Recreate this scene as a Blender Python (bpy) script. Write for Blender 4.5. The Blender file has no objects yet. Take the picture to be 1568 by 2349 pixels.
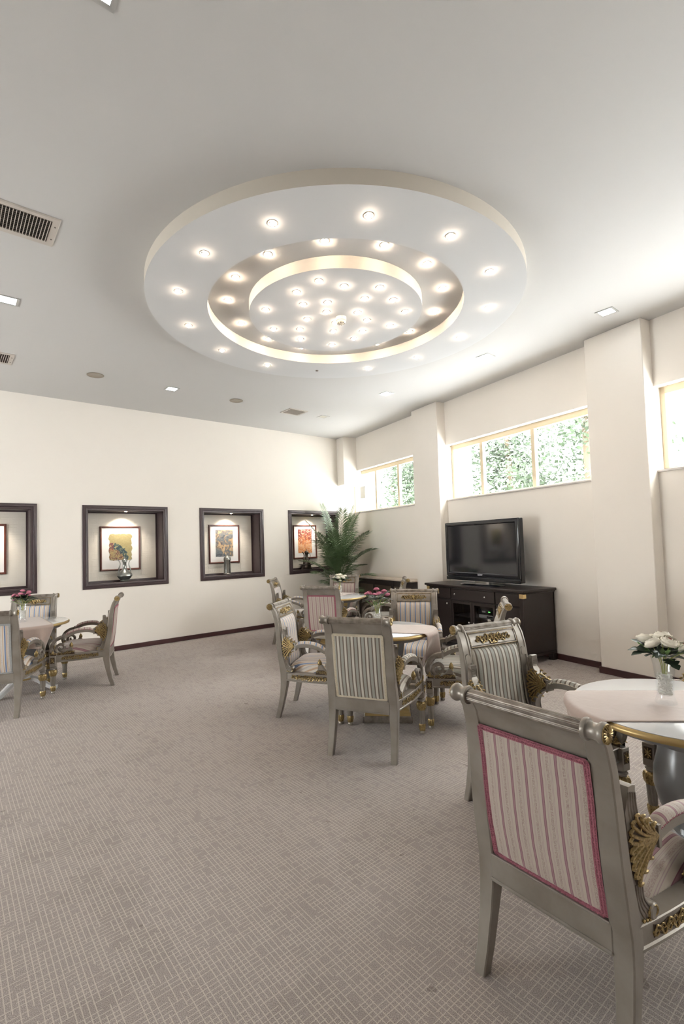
import bpy, bmesh, math, random
from mathutils import Vector, Matrix
random.seed(7)
PI = math.pi
SC = bpy.context.scene
COL = SC.collection
sin, cos = math.sin, math.cos

# ------------------------------------------------------------------ camera
F_PX, CX, CY, IW, IH = 1110.777, 770.97, 1199.46, 1568.0, 2349.0
YAW, PITCH, ROLL, EYE = 0.6830083, 0.0452634, -0.0307378, 1.5
_f = Vector((sin(YAW)*cos(PITCH), cos(YAW)*cos(PITCH), sin(PITCH)))
_r = Vector((cos(YAW), -sin(YAW), 0)); _u = _r.cross(_f)
_r2 = _r*cos(ROLL) + _u*sin(ROLL); _u2 = -_r*sin(ROLL) + _u*cos(ROLL)
cam_d = bpy.data.cameras.new('camera'); cam = bpy.data.objects.new('camera', cam_d); COL.objects.link(cam)
cam_d.sensor_fit = 'HORIZONTAL'; cam_d.sensor_width = 36.0; cam_d.lens = 36.0*F_PX/IW
cam_d.shift_x = (IW/2-CX)/IW; cam_d.shift_y = (CY-IH/2)/IW; cam_d.clip_start = 0.05
cam.matrix_world = Matrix(((_r2.x, _u2.x, -_f.x, 0), (_r2.y, _u2.y, -_f.y, 0), (_r2.z, _u2.z, -_f.z, EYE), (0, 0, 0, 1)))
SC.camera = cam

# ------------------------------------------------------------------ world, exposure
W = bpy.data.worlds.new('sky'); SC.world = W; W.use_nodes = True
WN = W.node_tree.nodes; WL = W.node_tree.links
WN['Background'].inputs[0].default_value = (0.985, 0.985, 1.0, 1)
WN['Background'].inputs[1].default_value = 12.0
SC.view_settings.view_transform = 'Standard'; SC.view_settings.look = 'None'
SC.view_settings.gamma = 1.0; SC.view_settings.use_curve_mapping = False
SC.view_settings.exposure = 0.95
SC.cycles.max_bounces = 7; SC.cycles.diffuse_bounces = 4; SC.cycles.glossy_bounces = 3; SC.cycles.transparent_max_bounces = 12
SC.cycles.use_adaptive_sampling = True; SC.cycles.adaptive_threshold = 0.12; SC.cycles.adaptive_min_samples = 16; SC.cycles.use_light_tree = False
SC.cycles.caustics_reflective = False; SC.cycles.caustics_refractive = False
SC.cycles.sample_clamp_indirect = 6.0
SC.cycles.use_denoising = True

# ------------------------------------------------------------------ room numbers (metres)
H = 3.738                      # ceiling
D1 = 7.879                     # far wall with the niches: plane y = D1
ALPHA = -0.1762265             # the window wall is turned 10 degrees
NV = Vector((cos(ALPHA), sin(ALPHA), 0)); TV_ = Vector((-sin(ALPHA), cos(ALPHA), 0))
D2, DP = 5.316, 5.148          # window wall plane and pillar fronts (distance along NV)
SILL, LINT = 2.168, 3.039
GLASS = D2 + 0.14
def WW(n, s, z=0.0): return NV*n + TV_*s + Vector((0, 0, z))

# portals so that the daylight in the openings is found by the renderer
def portal(name, loc, rot, sx, sy):
    l = bpy.data.lights.new(name, 'AREA'); l.shape = 'RECTANGLE'; l.size = sx; l.size_y = sy
    l.cycles.is_portal = True
    o = bpy.data.objects.new(name, l); COL.objects.link(o); o.location = loc; o.rotation_euler = rot
    return o
for _a, _b in ((6.523, 8.95), (3.346, 5.88), (0.18, 2.721), (-2.98, -0.44)):
    portal('window_daylight', WW(D2+0.10, (_a+_b)/2, (SILL+LINT)/2), (PI/2, 0, ALPHA+PI/2), _b-_a, LINT-SILL)

# ------------------------------------------------------------------ materials
MATS = {}
def newmat(name):
    m = bpy.data.materials.new(name); m.use_nodes = True; MATS[name] = m
    return m, m.node_tree.nodes, m.node_tree.links, m.node_tree.nodes['Principled BSDF']
def mat(name, col, rough=0.5, metal=0.0, noise=0.0, nscale=20.0, bump=0.0, bscale=80.0, spec=None, coat=0.0, sheen=0.0):
    m, N, L, P = newmat(name)
    P.inputs['Base Color'].default_value = (*col, 1); P.inputs['Roughness'].default_value = rough
    P.inputs['Metallic'].default_value = metal
    if spec is not None: P.inputs['Specular IOR Level'].default_value = spec
    if coat: P.inputs['Coat Weight'].default_value = coat
    if sheen: P.inputs['Sheen Weight'].default_value = sheen
    tc = N.new('ShaderNodeTexCoord')
    if noise:
        n = N.new('ShaderNodeTexNoise'); n.inputs['Scale'].default_value = nscale; n.inputs['Detail'].default_value = 5
        L.new(tc.outputs['Object'], n.inputs['Vector'])
        mx = N.new('ShaderNodeMix'); mx.data_type = 'RGBA'
        mx.inputs[6].default_value = (*[c*(1-noise) for c in col], 1); mx.inputs[7].default_value = (*[min(1, c*(1+noise)) for c in col], 1)
        L.new(n.outputs['Fac'], mx.inputs[0]); L.new(mx.outputs[2], P.inputs['Base Color'])
    if bump:
        n2 = N.new('ShaderNodeTexNoise'); n2.inputs['Scale'].default_value = bscale; n2.inputs['Detail'].default_value = 3
        L.new(tc.outputs['Object'], n2.inputs['Vector'])
        b = N.new('ShaderNodeBump'); b.inputs['Strength'].default_value = bump; b.inputs['Distance'].default_value = 0.002
        L.new(n2.outputs['Fac'], b.inputs['Height']); L.new(b.outputs[0], P.inputs['Normal'])
    return m
def emat(name, col, strength):
    m, N, L, P = newmat(name)
    P.inputs['Base Color'].default_value = (*col, 1)
    P.inputs['Emission Color'].default_value = (*col, 1); P.inputs['Emission Strength'].default_value = strength
    return m
def glassmat(name, tint=(1, 1, 1), ior=1.45, refl=1.0):
    m, N, L, P = newmat(name); N.remove(P)
    t = N.new('ShaderNodeBsdfTransparent'); t.inputs[0].default_value = (*tint, 1)
    g = N.new('ShaderNodeBsdfGlossy'); g.inputs['Roughness'].default_value = 0.02; g.inputs[0].default_value = (refl, refl, refl, 1)
    lw = N.new('ShaderNodeLayerWeight'); lw.inputs[0].default_value = 0.5; r0 = ((ior-1)/(ior+1))**2
    pw = N.new('ShaderNodeMath'); pw.operation = 'POWER'; L.new(lw.outputs['Facing'], pw.inputs[0]); pw.inputs[1].default_value = 12.0
    fr = N.new('ShaderNodeMath'); fr.operation = 'MULTIPLY_ADD'; L.new(pw.outputs[0], fr.inputs[0]); fr.inputs[1].default_value = 0.95*(1-r0); fr.inputs[2].default_value = r0
    mx = N.new('ShaderNodeMixShader'); L.new(fr.outputs[0], mx.inputs[0]); L.new(t.outputs[0], mx.inputs[1]); L.new(g.outputs[0], mx.inputs[2])
    L.new(mx.outputs[0], N['Material Output'].inputs[0])
    return m
class NB:                      # tiny node helper for procedural colour
    def __init__(s, m): s.N = m.node_tree.nodes; s.L = m.node_tree.links
    def math(s, op, a, b=None, c=None):
        n = s.N.new('ShaderNodeMath'); n.operation = op
        for i, v in enumerate((a, b, c)):
            if v is None: continue
            if isinstance(v, (int, float)): n.inputs[i].default_value = v
            else: s.L.new(v, n.inputs[i])
        return n.outputs[0]
    def ramp(s, fac, stops, interp='CONSTANT'):
        n = s.N.new('ShaderNodeValToRGB'); r = n.color_ramp; r.interpolation = interp
        while len(r.elements) > 1: r.elements.remove(r.elements[-1])
        r.elements[0].position = stops[0][0]; r.elements[0].color = (*stops[0][1], 1)
        for p, c in stops[1:]:
            e = r.elements.new(p); e.color = (*c, 1)
        s.L.new(fac, n.inputs[0]); return n.outputs[0]
    def mix(s, f, a, b):
        n = s.N.new('ShaderNodeMix'); n.data_type = 'RGBA'
        for i, v in ((0, f), (6, a), (7, b)):
            if isinstance(v, (int, float)): n.inputs[i].default_value = v
            elif isinstance(v, tuple): n.inputs[i].default_value = (*v, 1)
            else: s.L.new(v, n.inputs[i])
        return n.outputs[2]
    def noise(s, scale, vec=None, detail=4, out='Fac', dist=0.0):
        n = s.N.new('ShaderNodeTexNoise'); n.inputs['Scale'].default_value = scale; n.inputs['Detail'].default_value = detail
        n.inputs['Distortion'].default_value = dist
        if vec is not None: s.L.new(vec, n.inputs['Vector'])
        return n.outputs[out]
    def coords(s, which='Object'):
        t = s.N.new('ShaderNodeTexCoord'); x = s.N.new('ShaderNodeSeparateXYZ'); s.L.new(t.outputs[which], x.inputs[0])
        return t.outputs[which], x.outputs
    def comb(s, x, y, z=0.0):
        n = s.N.new('ShaderNodeCombineXYZ')
        for i, v in enumerate((x, y, z)):
            if isinstance(v, (int, float)): n.inputs[i].default_value = v
            else: s.L.new(v, n.inputs[i])
        return n.outputs[0]
    def white(s, vec):
        n = s.N.new('ShaderNodeTexWhiteNoise'); n.noise_dimensions = '3D'; s.L.new(vec, n.inputs['Vector']); return n.outputs['Value']
    def bump(s, h, strength, dist=0.002):
        b = s.N.new('ShaderNodeBump'); b.inputs['Strength'].default_value = strength; b.inputs['Distance'].default_value = dist
        s.L.new(h, b.inputs['Height']); return b.outputs[0]

mat('wall_paint', (0.84, 0.79, 0.73), 0.75, noise=0.015, nscale=3, bump=0.05, bscale=140)
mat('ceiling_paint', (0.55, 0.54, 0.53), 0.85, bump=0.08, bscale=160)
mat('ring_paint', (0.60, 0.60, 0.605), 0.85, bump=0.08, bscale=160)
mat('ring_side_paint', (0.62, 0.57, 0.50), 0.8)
mat('baseboard_wood', (0.055, 0.020, 0.020), 0.4, noise=0.25, nscale=14)
mat('niche_wood', (0.062, 0.042, 0.045), 0.35, noise=0.2, nscale=18)
mat('picture_wood', (0.10, 0.028, 0.018), 0.3, noise=0.3, nscale=25)
mat('cabinet_wood', (0.022, 0.015, 0.014), 0.38, noise=0.3, nscale=30)
mat('window_frame_paint', (0.66, 0.56, 0.40), 0.6)
mat('sill_stone', (0.62, 0.58, 0.55), 0.4, noise=0.1, nscale=9)
mat('radiator_shelf_stone', (0.62, 0.53, 0.44), 0.45, noise=0.12, nscale=12)
mat('grille_metal', (0.20, 0.165, 0.135), 0.5, metal=0.6)
mat('gold_paint', (0.46, 0.33, 0.14), 0.38, metal=0.55, noise=0.12, nscale=20)
mat('brown_glaze', (0.055, 0.033, 0.018), 0.5, noise=0.3, nscale=60)
mat('table_paint', (0.66, 0.66, 0.67), 0.16, metal=0.1, noise=0.06, nscale=5, coat=0.3)
mat('pedestal_paint', (0.25, 0.25, 0.255), 0.28, metal=0.35, noise=0.12, nscale=7)
mat('black_plastic', (0.012, 0.013, 0.017), 0.22)
mat('black_gloss', (0.006, 0.007, 0.012), 0.06, coat=0.5)
mat('screen_panel', (0.012, 0.013, 0.017), 0.09, spec=0.9)
mat('logo_silver', (0.75, 0.75, 0.78), 0.3)
mat('chrome', (0.75, 0.75, 0.75), 0.12, metal=1.0)
mat('brass', (0.75, 0.58, 0.30), 0.25, metal=0.9)
mat('pewter', (0.30, 0.31, 0.29), 0.3, metal=0.85, noise=0.3, nscale=30, bump=0.2, bscale=60)
mat('dark_bronze', (0.12, 0.10, 0.085), 0.35, metal=0.8, noise=0.4, nscale=30)
mat('engraved_tin', (0.30, 0.29, 0.27), 0.33, metal=0.85, noise=0.55, nscale=55, bump=0.5, bscale=70)
mat('mat_board', (0.84, 0.84, 0.84), 0.8)
mat('white_plastic', (0.78, 0.76, 0.72), 0.45)
mat('cream_plastic', (0.72, 0.64, 0.52), 0.5)
mat('vent_paint', (0.50, 0.455, 0.41), 0.5)
mat('duct_dark', (0.025, 0.022, 0.02), 0.8)
mat('speaker_rim', (0.30, 0.26, 0.21), 0.5)
mat('speaker_mesh', (0.36, 0.345, 0.30), 0.6, noise=0.1, nscale=200)
mat('panel_metal', (0.50, 0.50, 0.49), 0.35, metal=0.5)
mat('panel_off', (0.50, 0.47, 0.40), 0.5)
mat('lamp_ring_metal', (0.78, 0.72, 0.64), 0.25, metal=0.7)
mat('paper_notice', (0.55, 0.54, 0.50), 0.8)
mat('pebble_stone', (0.82, 0.79, 0.74), 0.6, noise=0.12, nscale=40)
mat('stem_green', (0.35, 0.38, 0.10), 0.6)
mat('leaf_dark', (0.020, 0.036, 0.020), 0.45, noise=0.4, nscale=30)
mat('leaf_light', (0.13, 0.22, 0.07), 0.5, noise=0.3, nscale=30)
mat('petal_white', (0.86, 0.81, 0.70), 0.6, noise=0.05, nscale=30)
mat('petal_pink', (0.60, 0.20, 0.29), 0.6, noise=0.2, nscale=40)
mat('petal_mauve', (0.42, 0.11, 0.27), 0.6, noise=0.2, nscale=40)
mat('flower_heart', (0.20, 0.05, 0.03), 0.7)
mat('pot_clay', (0.10, 0.05, 0.035), 0.5)
mat('soil', (0.03, 0.02, 0.015), 0.9)
mat('palm_stem', (0.16, 0.14, 0.06), 0.6, noise=0.3, nscale=20)
mat('cord_cream', (0.70, 0.64, 0.52), 0.6)
mat('tree_bark', (0.12, 0.09, 0.06), 0.9, noise=0.3, nscale=10)
mat('outside_plaster', (0.86, 0.84, 0.80), 0.9)
emat('lamp_warm', (1.0, 0.82, 0.64), 85.0)
emat('lamp_channel', (1.0, 0.80, 0.61), 170.0)
emat('lamp_niche', (1.0, 0.72, 0.45), 30.0)
emat('panel_light', (0.86, 0.95, 1.0), 14.0)
emat('led_green', (0.1, 0.9, 0.1), 3.0)
glassmat('window_glass', (0.98, 1.0, 0.99))
glassmat('vase_glass', (0.965, 0.975, 0.98), 1.55)
glassmat('cabinet_glass', (0.85, 0.85, 0.86), 1.5)

def palm_leaf_mat(name, c1, c2):
    m, N, L, P = newmat(name); b = NB(m)
    v, x = b.coords('Object')
    L.new(b.mix(b.noise(6, v), c1, c2), P.inputs['Base Color']); P.inputs['Roughness'].default_value = 0.42
    P.inputs['Transmission Weight'].default_value = 0.0
palm_leaf_mat('palm_leaf', (0.045, 0.090, 0.035), (0.17, 0.24, 0.12))
palm_leaf_mat('tree_leaf', (0.042, 0.072, 0.034), (0.088, 0.120, 0.074))

def antique(name, c1, c2, lo, hi, scale, rough, metal, bump=0.05):
    m, N, L, P = newmat(name); b = NB(m); v, X = b.coords('Object')
    f = b.ramp(b.noise(scale, v, 6), [(lo, (0, 0, 0)), (hi, (1, 1, 1))], 'LINEAR')
    f2 = b.math('ADD', b.math('MULTIPLY', f, 0.8), b.math('MULTIPLY', b.noise(scale*9, v, 3), 0.2))
    L.new(b.mix(f2, c2, c1), P.inputs['Base Color']); P.inputs['Roughness'].default_value = rough; P.inputs['Metallic'].default_value = metal
    L.new(b.bump(b.noise(220, v, 2), bump, 0.002), P.inputs['Normal'])
antique('silver_paint', (0.315, 0.287, 0.255), (0.225, 0.195, 0.165), 0.32, 0.68, 7, 0.36, 0.42)
antique('silver_groove', (0.28, 0.25, 0.22), (0.14, 0.11, 0.085), 0.35, 0.62, 22, 0.38, 0.42)
antique('gold_leaf', (0.50, 0.37, 0.17), (0.13, 0.085, 0.035), 0.30, 0.66, 150, 0.34, 0.75, 0.2)

def carpet():
    m, N, L, P = newmat('carpet_weave'); b = NB(m)
    v, X = b.coords('Object'); p = 0.0195
    u = b.math('DIVIDE', X[0], p); w = b.math('DIVIDE', X[1], p)
    def lines(a, c, run, keep, seed, width):
        row = b.math('FLOOR', a)
        d = b.math('ABSOLUTE', b.math('SUBTRACT', b.math('FRACT', a), 0.5))
        off = b.math('MULTIPLY', b.white(b.comb(row, seed, 3.1)), 9.0)
        seg = b.math('FLOOR', b.math('ADD', b.math('DIVIDE', c, run), off))
        on = b.math('GREATER_THAN', b.white(b.comb(row, seg, seed)), keep)
        wob = b.math('MULTIPLY', b.math('SUBTRACT', b.noise(260, v, 2), 0.5), 0.16)
        ln = b.math('LESS_THAN', b.math('ADD', d, wob), width)
        return b.math('MULTIPLY', ln, on)
    a = lines(u, w, 3.4, 0.20, 1.7, 0.085); c = lines(w, u, 2.4, 0.29, 5.3, 0.075)
    ln = b.math('MAXIMUM', a, c)
    fleck = b.noise(420, v, 2)
    base = b.ramp(fleck, [(0.30, (0.17, 0.146, 0.139)), (0.5, (0.36, 0.317, 0.30)), (0.70, (0.57, 0.515, 0.49))], 'LINEAR')
    big = b.noise(1.3, v, 4)
    base2 = b.mix(b.math('MULTIPLY', b.math('LESS_THAN', big, 0.44), 0.10), base, (0.14, 0.115, 0.095))
    col = b.mix(b.math('MULTIPLY', ln, 0.54), base2, (0.70, 0.635, 0.57))
    sp = b.math('GREATER_THAN', b.noise(9.0, v, 2), 0.735)
    col = b.mix(b.math('MULTIPLY', sp, 0.35), col, (0.09, 0.07, 0.055))
    L.new(col, P.inputs['Base Color']); P.inputs['Roughness'].default_value = 0.95
    P.inputs['Specular IOR Level'].default_value = 0.1
    L.new(b.bump(b.math('ADD', fleck, ln), 0.35, 0.003), P.inputs['Normal'])
carpet()

def wallpaper():               # raised key pattern behind the pictures
    m, N, L, P = newmat('key_wallpaper'); b = NB(m)
    v, X = b.coords('Object'); p = 0.035
    u = b.math('DIVIDE', X[0], p); w = b.math('DIVIDE', X[2], p)
    def lines(a, c, run, keep, seed):
        row = b.math('FLOOR', a); d = b.math('ABSOLUTE', b.math('SUBTRACT', b.math('FRACT', a), 0.5))
        seg = b.math('FLOOR', b.math('ADD', b.math('DIVIDE', c, run), b.math('MULTIPLY', b.white(b.comb(row, seed, 3.1)), 9.0)))
        return b.math('MULTIPLY', b.math('LESS_THAN', d, 0.16), b.math('GREATER_THAN', b.white(b.comb(row, seg, seed)), keep))
    h = b.math('MAXIMUM', lines(u, w, 2.0, 0.35, 1.2), lines(w, u, 2.0, 0.35, 4.4))
    P.inputs['Base Color'].default_value = (0.80, 0.755, 0.68, 1); P.inputs['Roughness'].default_value = 0.6
    L.new(b.bump(h, 1.0, 0.012), P.inputs['Normal'])
wallpaper()

CREAM = (0.45, 0.39, 0.33)
FAB = {
 'pink': (0.0535, [(0, (0.21, 0.075, 0.12)), (0.03, (0.30, 0.165, 0.185)), (0.14, (0.17, 0.06, 0.09)), (0.17, CREAM), (0.30, (0.38, 0.28, 0.28)), (0.33, CREAM),
                   (0.37, (0.38, 0.28, 0.28)), (0.39, CREAM), (0.70, (0.38, 0.28, 0.28)), (0.73, CREAM), (0.77, (0.36, 0.26, 0.27)), (0.80, CREAM)], (0.46, 0.64), (0.27, 0.17, 0.165)),
 'blue': (0.0535, [(0, (0.07, 0.10, 0.22)), (0.03, (0.17, 0.25, 0.43)), (0.17, (0.07, 0.10, 0.22)), (0.20, (0.60, 0.55, 0.49)), (0.28, (0.48, 0.33, 0.22)), (0.39, (0.60, 0.55, 0.49)),
                   (0.62, (0.60, 0.55, 0.49)), (0.72, (0.48, 0.33, 0.22)), (0.84, (0.60, 0.55, 0.49))], (0.49, 0.58), (0.20, 0.22, 0.33)),
 'grey': (0.0535, [(0, (0.355, 0.345, 0.305)), (0.34, (0.15, 0.115, 0.09)), (0.52, (0.56, 0.525, 0.46)), (0.66, (0.46, 0.43, 0.38)), (0.69, (0.56, 0.525, 0.46)), (0.82, (0.15, 0.115, 0.09))], (0.04, 0.32), (0.29, 0.29, 0.25)),
}
def fabric(name, kind, axis):
    p, stops, band, dcol = FAB[kind]
    m, N, L, P = newmat(name); b = NB(m); v, X = b.coords('Object')
    f = b.math('FRACT', b.math('ADD', b.math('DIVIDE', X[axis], p), 10.42))
    col = b.ramp(f, stops)
    inb = b.math('MULTIPLY', b.math('GREATER_THAN', f, band[0]), b.math('LESS_THAN', f, band[1]))
    fl = b.math('GREATER_THAN', b.noise(330 if kind != 'grey' else 420, v, 2, dist=1.5), 0.5)
    col = b.mix(b.math('MULTIPLY', b.math('MULTIPLY', inb, fl), 0.75), col, dcol)
    L.new(col, P.inputs['Base Color']); P.inputs['Roughness'].default_value = 0.62; P.inputs['Sheen Weight'].default_value = 0.25
    L.new(b.bump(b.noise(900, v, 1), 0.12, 0.001), P.inputs['Normal'])
for k in FAB:
    fabric('fabric_%s_across' % k, k, 0); fabric('fabric_%s_along' % k, k, 1)
mat('braid_pink', (0.31, 0.10, 0.135), 0.7, noise=0.3, nscale=80)
mat('braid_blue', (0.36, 0.36, 0.36), 0.7, noise=0.2, nscale=80)
mat('braid_grey', (0.62, 0.55, 0.43), 0.7, noise=0.2, nscale=80)

def cloth_mat():
    m, N, L, P = newmat('taupe_cloth'); b = NB(m); v, X = b.coords('Object')
    L.new(b.mix(b.noise(5, v, 6), (0.36, 0.275, 0.235), (0.42, 0.325, 0.28)), P.inputs['Base Color'])
    P.inputs['Roughness'].default_value = 0.55; P.inputs['Sheen Weight'].default_value = 0.3
    L.new(b.bump(b.noise(14, v, 4, dist=0.6), 0.25, 0.01), P.inputs['Normal'])
cloth_mat()

def art_mat(name, kind):
    m, N, L, P = newmat(name); b = NB(m); v, X = b.coords('Object')
    n1 = b.noise(9, v, 6, dist=1.2); n2 = b.noise(26, v, 5, dist=2.0); n3 = b.noise(60, v, 3)
    if kind == 0:              # ochre sheet with a blue-green wing shape and plum flecks
        dx = b.math('ADD', X[0], 0.13); dz = b.math('ADD', X[2], 0.17)
        r = b.math('ADD', b.math('SQRT', b.math('ADD', b.math('MULTIPLY', dx, dx), b.math('MULTIPLY', dz, dz))), b.math('MULTIPLY', b.math('SUBTRACT', n1, 0.5), 0.10))
        base = b.mix(n2, (0.25, 0.20, 0.075), (0.45, 0.40, 0.22))
        inner = b.ramp(n2, [(0.0, (0.12, 0.04, 0.06)), (0.45, (0.38, 0.28, 0.13)), (0.56, (0.30, 0.29, 0.16)), (0.64, (0.13, 0.05, 0.07))])
        wing = b.ramp(b.noise(34, v, 3, dist=0.8), [(0.0, (0.035, 0.06, 0.08)), (0.47, (0.07, 0.12, 0.11)), (0.58, (0.46, 0.39, 0.20))])
        col = b.mix(b.math('LESS_THAN', r, 0.19), base, inner)
        ring = b.math('MULTIPLY', b.math('GREATER_THAN', r, 0.17), b.math('LESS_THAN', r, 0.25))
        col = b.mix(ring, col, wing)
        red = b.math('MULTIPLY', b.math('LESS_THAN', X[0], -0.105), b.math('LESS_THAN', b.math('ABSOLUTE', b.math('SUBTRACT', X[2], 0.03)), 0.06))
        col = b.mix(b.math('MULTIPLY', b.math('MULTIPLY', red, n2), 0.9), col, (0.30, 0.06, 0.05))
    elif kind == 1:            # blue-grey marbling on sand
        col = b.ramp(n1, [(0.0, (0.05, 0.07, 0.10)), (0.36, (0.12, 0.15, 0.18)), (0.44, (0.20, 0.20, 0.19)), (0.50, (0.07, 0.07, 0.10)), (0.53, (0.50, 0.35, 0.20)), (0.62, (0.58, 0.43, 0.27))])
        col = b.mix(b.math('MULTIPLY', n2, 0.35), col, (0.25, 0.22, 0.18))
    elif kind == 2:            # rust and orange wash
        g = b.math('ADD', b.math('MULTIPLY', X[2], 1.6), n1)
        col = b.ramp(g, [(0.2, (0.62, 0.24, 0.08)), (0.42, (0.75, 0.42, 0.22)), (0.5, (0.60, 0.20, 0.07)), (0.62, (0.32, 0.08, 0.05)), (0.8, (0.20, 0.05, 0.05))], 'LINEAR')
        col = b.mix(b.math('GREATER_THAN', n2, 0.56), col, (0.72, 0.50, 0.35))
    else:
        col = b.mix(n2, (0.30, 0.22, 0.12), (0.55, 0.45, 0.30))
    L.new(col, P.inputs['Base Color']); P.inputs['Roughness'].default_value = 0.7
for k in range(4): art_mat('art_print_%s' % ('ochre', 'blue', 'rust', 'sand')[k], k)

# ------------------------------------------------------------------ mesh builder
class MB:
    def __init__(s): s.v = []; s.f = []
    def add(s, vs, fs):
        o = len(s.v); s.v += [tuple(p) for p in vs]; s.f += [tuple(i+o for i in f) for f in fs]; return s
    def box(s, x0, x1, y0, y1, z0, z1, f=None):
        vs = [(x, y, z) for z in (z0, z1) for y in (y0, y1) for x in (x0, x1)]
        if f: vs = [f(*p) for p in vs]
        return s.add(vs, [(0, 2, 3, 1), (4, 5, 7, 6), (0, 1, 5, 4), (2, 6, 7, 3), (0, 4, 6, 2), (1, 3, 7, 5)])
    def bbox(s, x0, x1, y0, y1, z0, z1, b=0.004):    # box with chamfered edges
        pts = []
        for sx in (0, 1):
            for sy in (0, 1):
                for sz in (0, 1):
                    X = (x0, x1)[sx]; Y = (y0, y1)[sy]; Z = (z0, z1)[sz]
                    ix = b*(1-2*sx); iy = b*(1-2*sy); iz = b*(1-2*sz)
                    pts += [(X, Y+iy, Z+iz), (X+ix, Y, Z+iz), (X+ix, Y+iy, Z)]
        bm = bmesh.new(); vv = [bm.verts.new(p) for p in pts]
        r = bmesh.ops.convex_hull(bm, input=vv)
        bm.verts.index_update()
        s.add([v.co[:] for v in bm.verts], [[v.index for v in f.verts] for f in bm.faces]); bm.free(); return s
    def prism(s, poly, f, w0, w1):                   # poly in (a,b); f(a,b,w)->xyz
        n = len(poly)
        vs = [f(a, b, w0) for a, b in poly] + [f(a, b, w1) for a, b in poly]
        fs = [tuple(range(n))[::-1], tuple(range(n, 2*n))] + [(i, (i+1) % n, n+(i+1) % n, n+i) for i in range(n)]
        return s.add(vs, fs)
    def grid(s, fn, nu, nv, closed_u=False):
        vs = [fn(i/nu if not closed_u else i/nu, j/nv) for j in range(nv+1) for i in range(nu+(0 if closed_u else 1))]
        w = nu+(0 if closed_u else 1); fs = []
        for j in range(nv):
            for i in range(nu):
                a = j*w+i; c = j*w+(i+1) % w
                fs.append((a, c, c+w, a+w))
        return s.add(vs, fs)
    def lathe(s, prof, n=24, c=(0, 0, 0), axis=2, mod=None, a0=0.0, a1=2*PI):
        full = abs(a1-a0-2*PI) < 1e-6; m = n if full else n+1; vs = []
        for j, (r, z) in enumerate(prof):
            for i in range(m):
                a = a0+(a1-a0)*i/n; rr = r*(mod(a, j) if mod else 1)
                p = (rr*cos(a), rr*sin(a), z)
                if axis == 0: p = (p[2], p[0], p[1])
                elif axis == 1: p = (p[0], p[2], p[1])
                vs.append((p[0]+c[0], p[1]+c[1], p[2]+c[2]))
        fs = []
        for j in range(len(prof)-1):
            for i in range(n):
                k = (i+1) % m
                fs.append((j*m+i, j*m+k, (j+1)*m+k, (j+1)*m+i))
        if full:
            if prof[0][0] > 1e-6: fs.append(tuple(range(m))[::-1])
            if prof[-1][0] > 1e-6: fs.append(tuple(range((len(prof)-1)*m, len(prof)*m)))
        return s.add(vs, fs)
    def sweep(s, path, sect, up=(0, 0, 1), scale=None, cap=True, closed=False):
        # sect: list of (a,b): a along side vector, b along up-ish vector
        n = len(path); k = len(sect); P = [Vector(p) for p in path]; vs = []; upv = Vector(up)
        for i in range(n):
            if closed: d = P[(i+1) % n]-P[i-1]
            else: d = P[min(i+1, n-1)]-P[max(i-1, 0)]
            d.normalize(); side = d.cross(upv)
            if side.length < 1e-5: side = d.cross(Vector((1, 0, 0)))
            side.normalize(); u = side.cross(d)
            sc = scale[i] if scale else 1.0
            if not isinstance(sc, tuple): sc = (sc, sc)
            for a, b in sect: vs.append(P[i]+side*(a*sc[0])+u*(b*sc[1]))
        fs = []
        for i in range(n if closed else n-1):
            for j in range(k):
                i2 = (i+1) % n; j2 = (j+1) % k
                fs.append((i*k+j, i*k+j2, i2*k+j2, i2*k+j))
        if cap and not closed: fs += [tuple(range(k)), tuple(range((n-1)*k, n*k))[::-1]]
        return s.add(vs, fs)
    def tube(s, path, rad, sides=6, closed=False):
        sec = [(cos(2*PI*i/sides), sin(2*PI*i/sides)) for i in range(sides)]
        rs = rad if isinstance(rad, (list, tuple)) else [rad]*len(path)
        # choose an up that is never parallel to the path
        P = [Vector(p) for p in path]
        nrm = Vector((0, 0, 0))
        for i in range(1, len(P)-1): nrm += (P[i]-P[i-1]).cross(P[i+1]-P[i])
        if nrm.length < 1e-7:
            d = (P[-1]-P[0]).normalized(); nrm = Vector((0, 0, 1)) if abs(d.z) < 0.9 else Vector((1, 0, 0))
        return s.sweep(path, sec, up=nrm.normalized(), scale=rs, closed=closed)
    def ball(s, c, r, n=8, m=6, sq=(1, 1, 1)):
        prof = [(sin(PI*j/m), -cos(PI*j/m)) for j in range(m+1)]
        vs = []; fs = []
        for j, (a, z) in enumerate(prof):
            for i in range(n):
                t = 2*PI*i/n; vs.append((c[0]+r*sq[0]*a*cos(t), c[1]+r*sq[1]*a*sin(t), c[2]+r*sq[2]*z))
        for j in range(m):
            for i in range(n):
                k = (i+1) % n; fs.append((j*n+i, j*n+k, (j+1)*n+k, (j+1)*n+i))
        return s.add(vs, fs)
    def frame(s, x0, x1, z0, z1, prof, f):
        # mitred frame; prof: list of (inset, height); f(x,z,h)->xyz
        k = len(prof); vs = []
        for (cx, cz, dx, dz) in ((x0, z0, 1, 1), (x1, z0, -1, 1), (x1, z1, -1, -1), (x0, z1, 1, -1)):
            for d, h in prof: vs.append(f(cx+dx*d, cz+dz*d, h))
        fs = []
        for i in range(4):
            for j in range(k):
                j2 = (j+1) % k; i2 = (i+1) % 4
                fs.append((i*k+j, i2*k+j, i2*k+j2, i*k+j2))
        return s.add(vs, fs)
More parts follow.
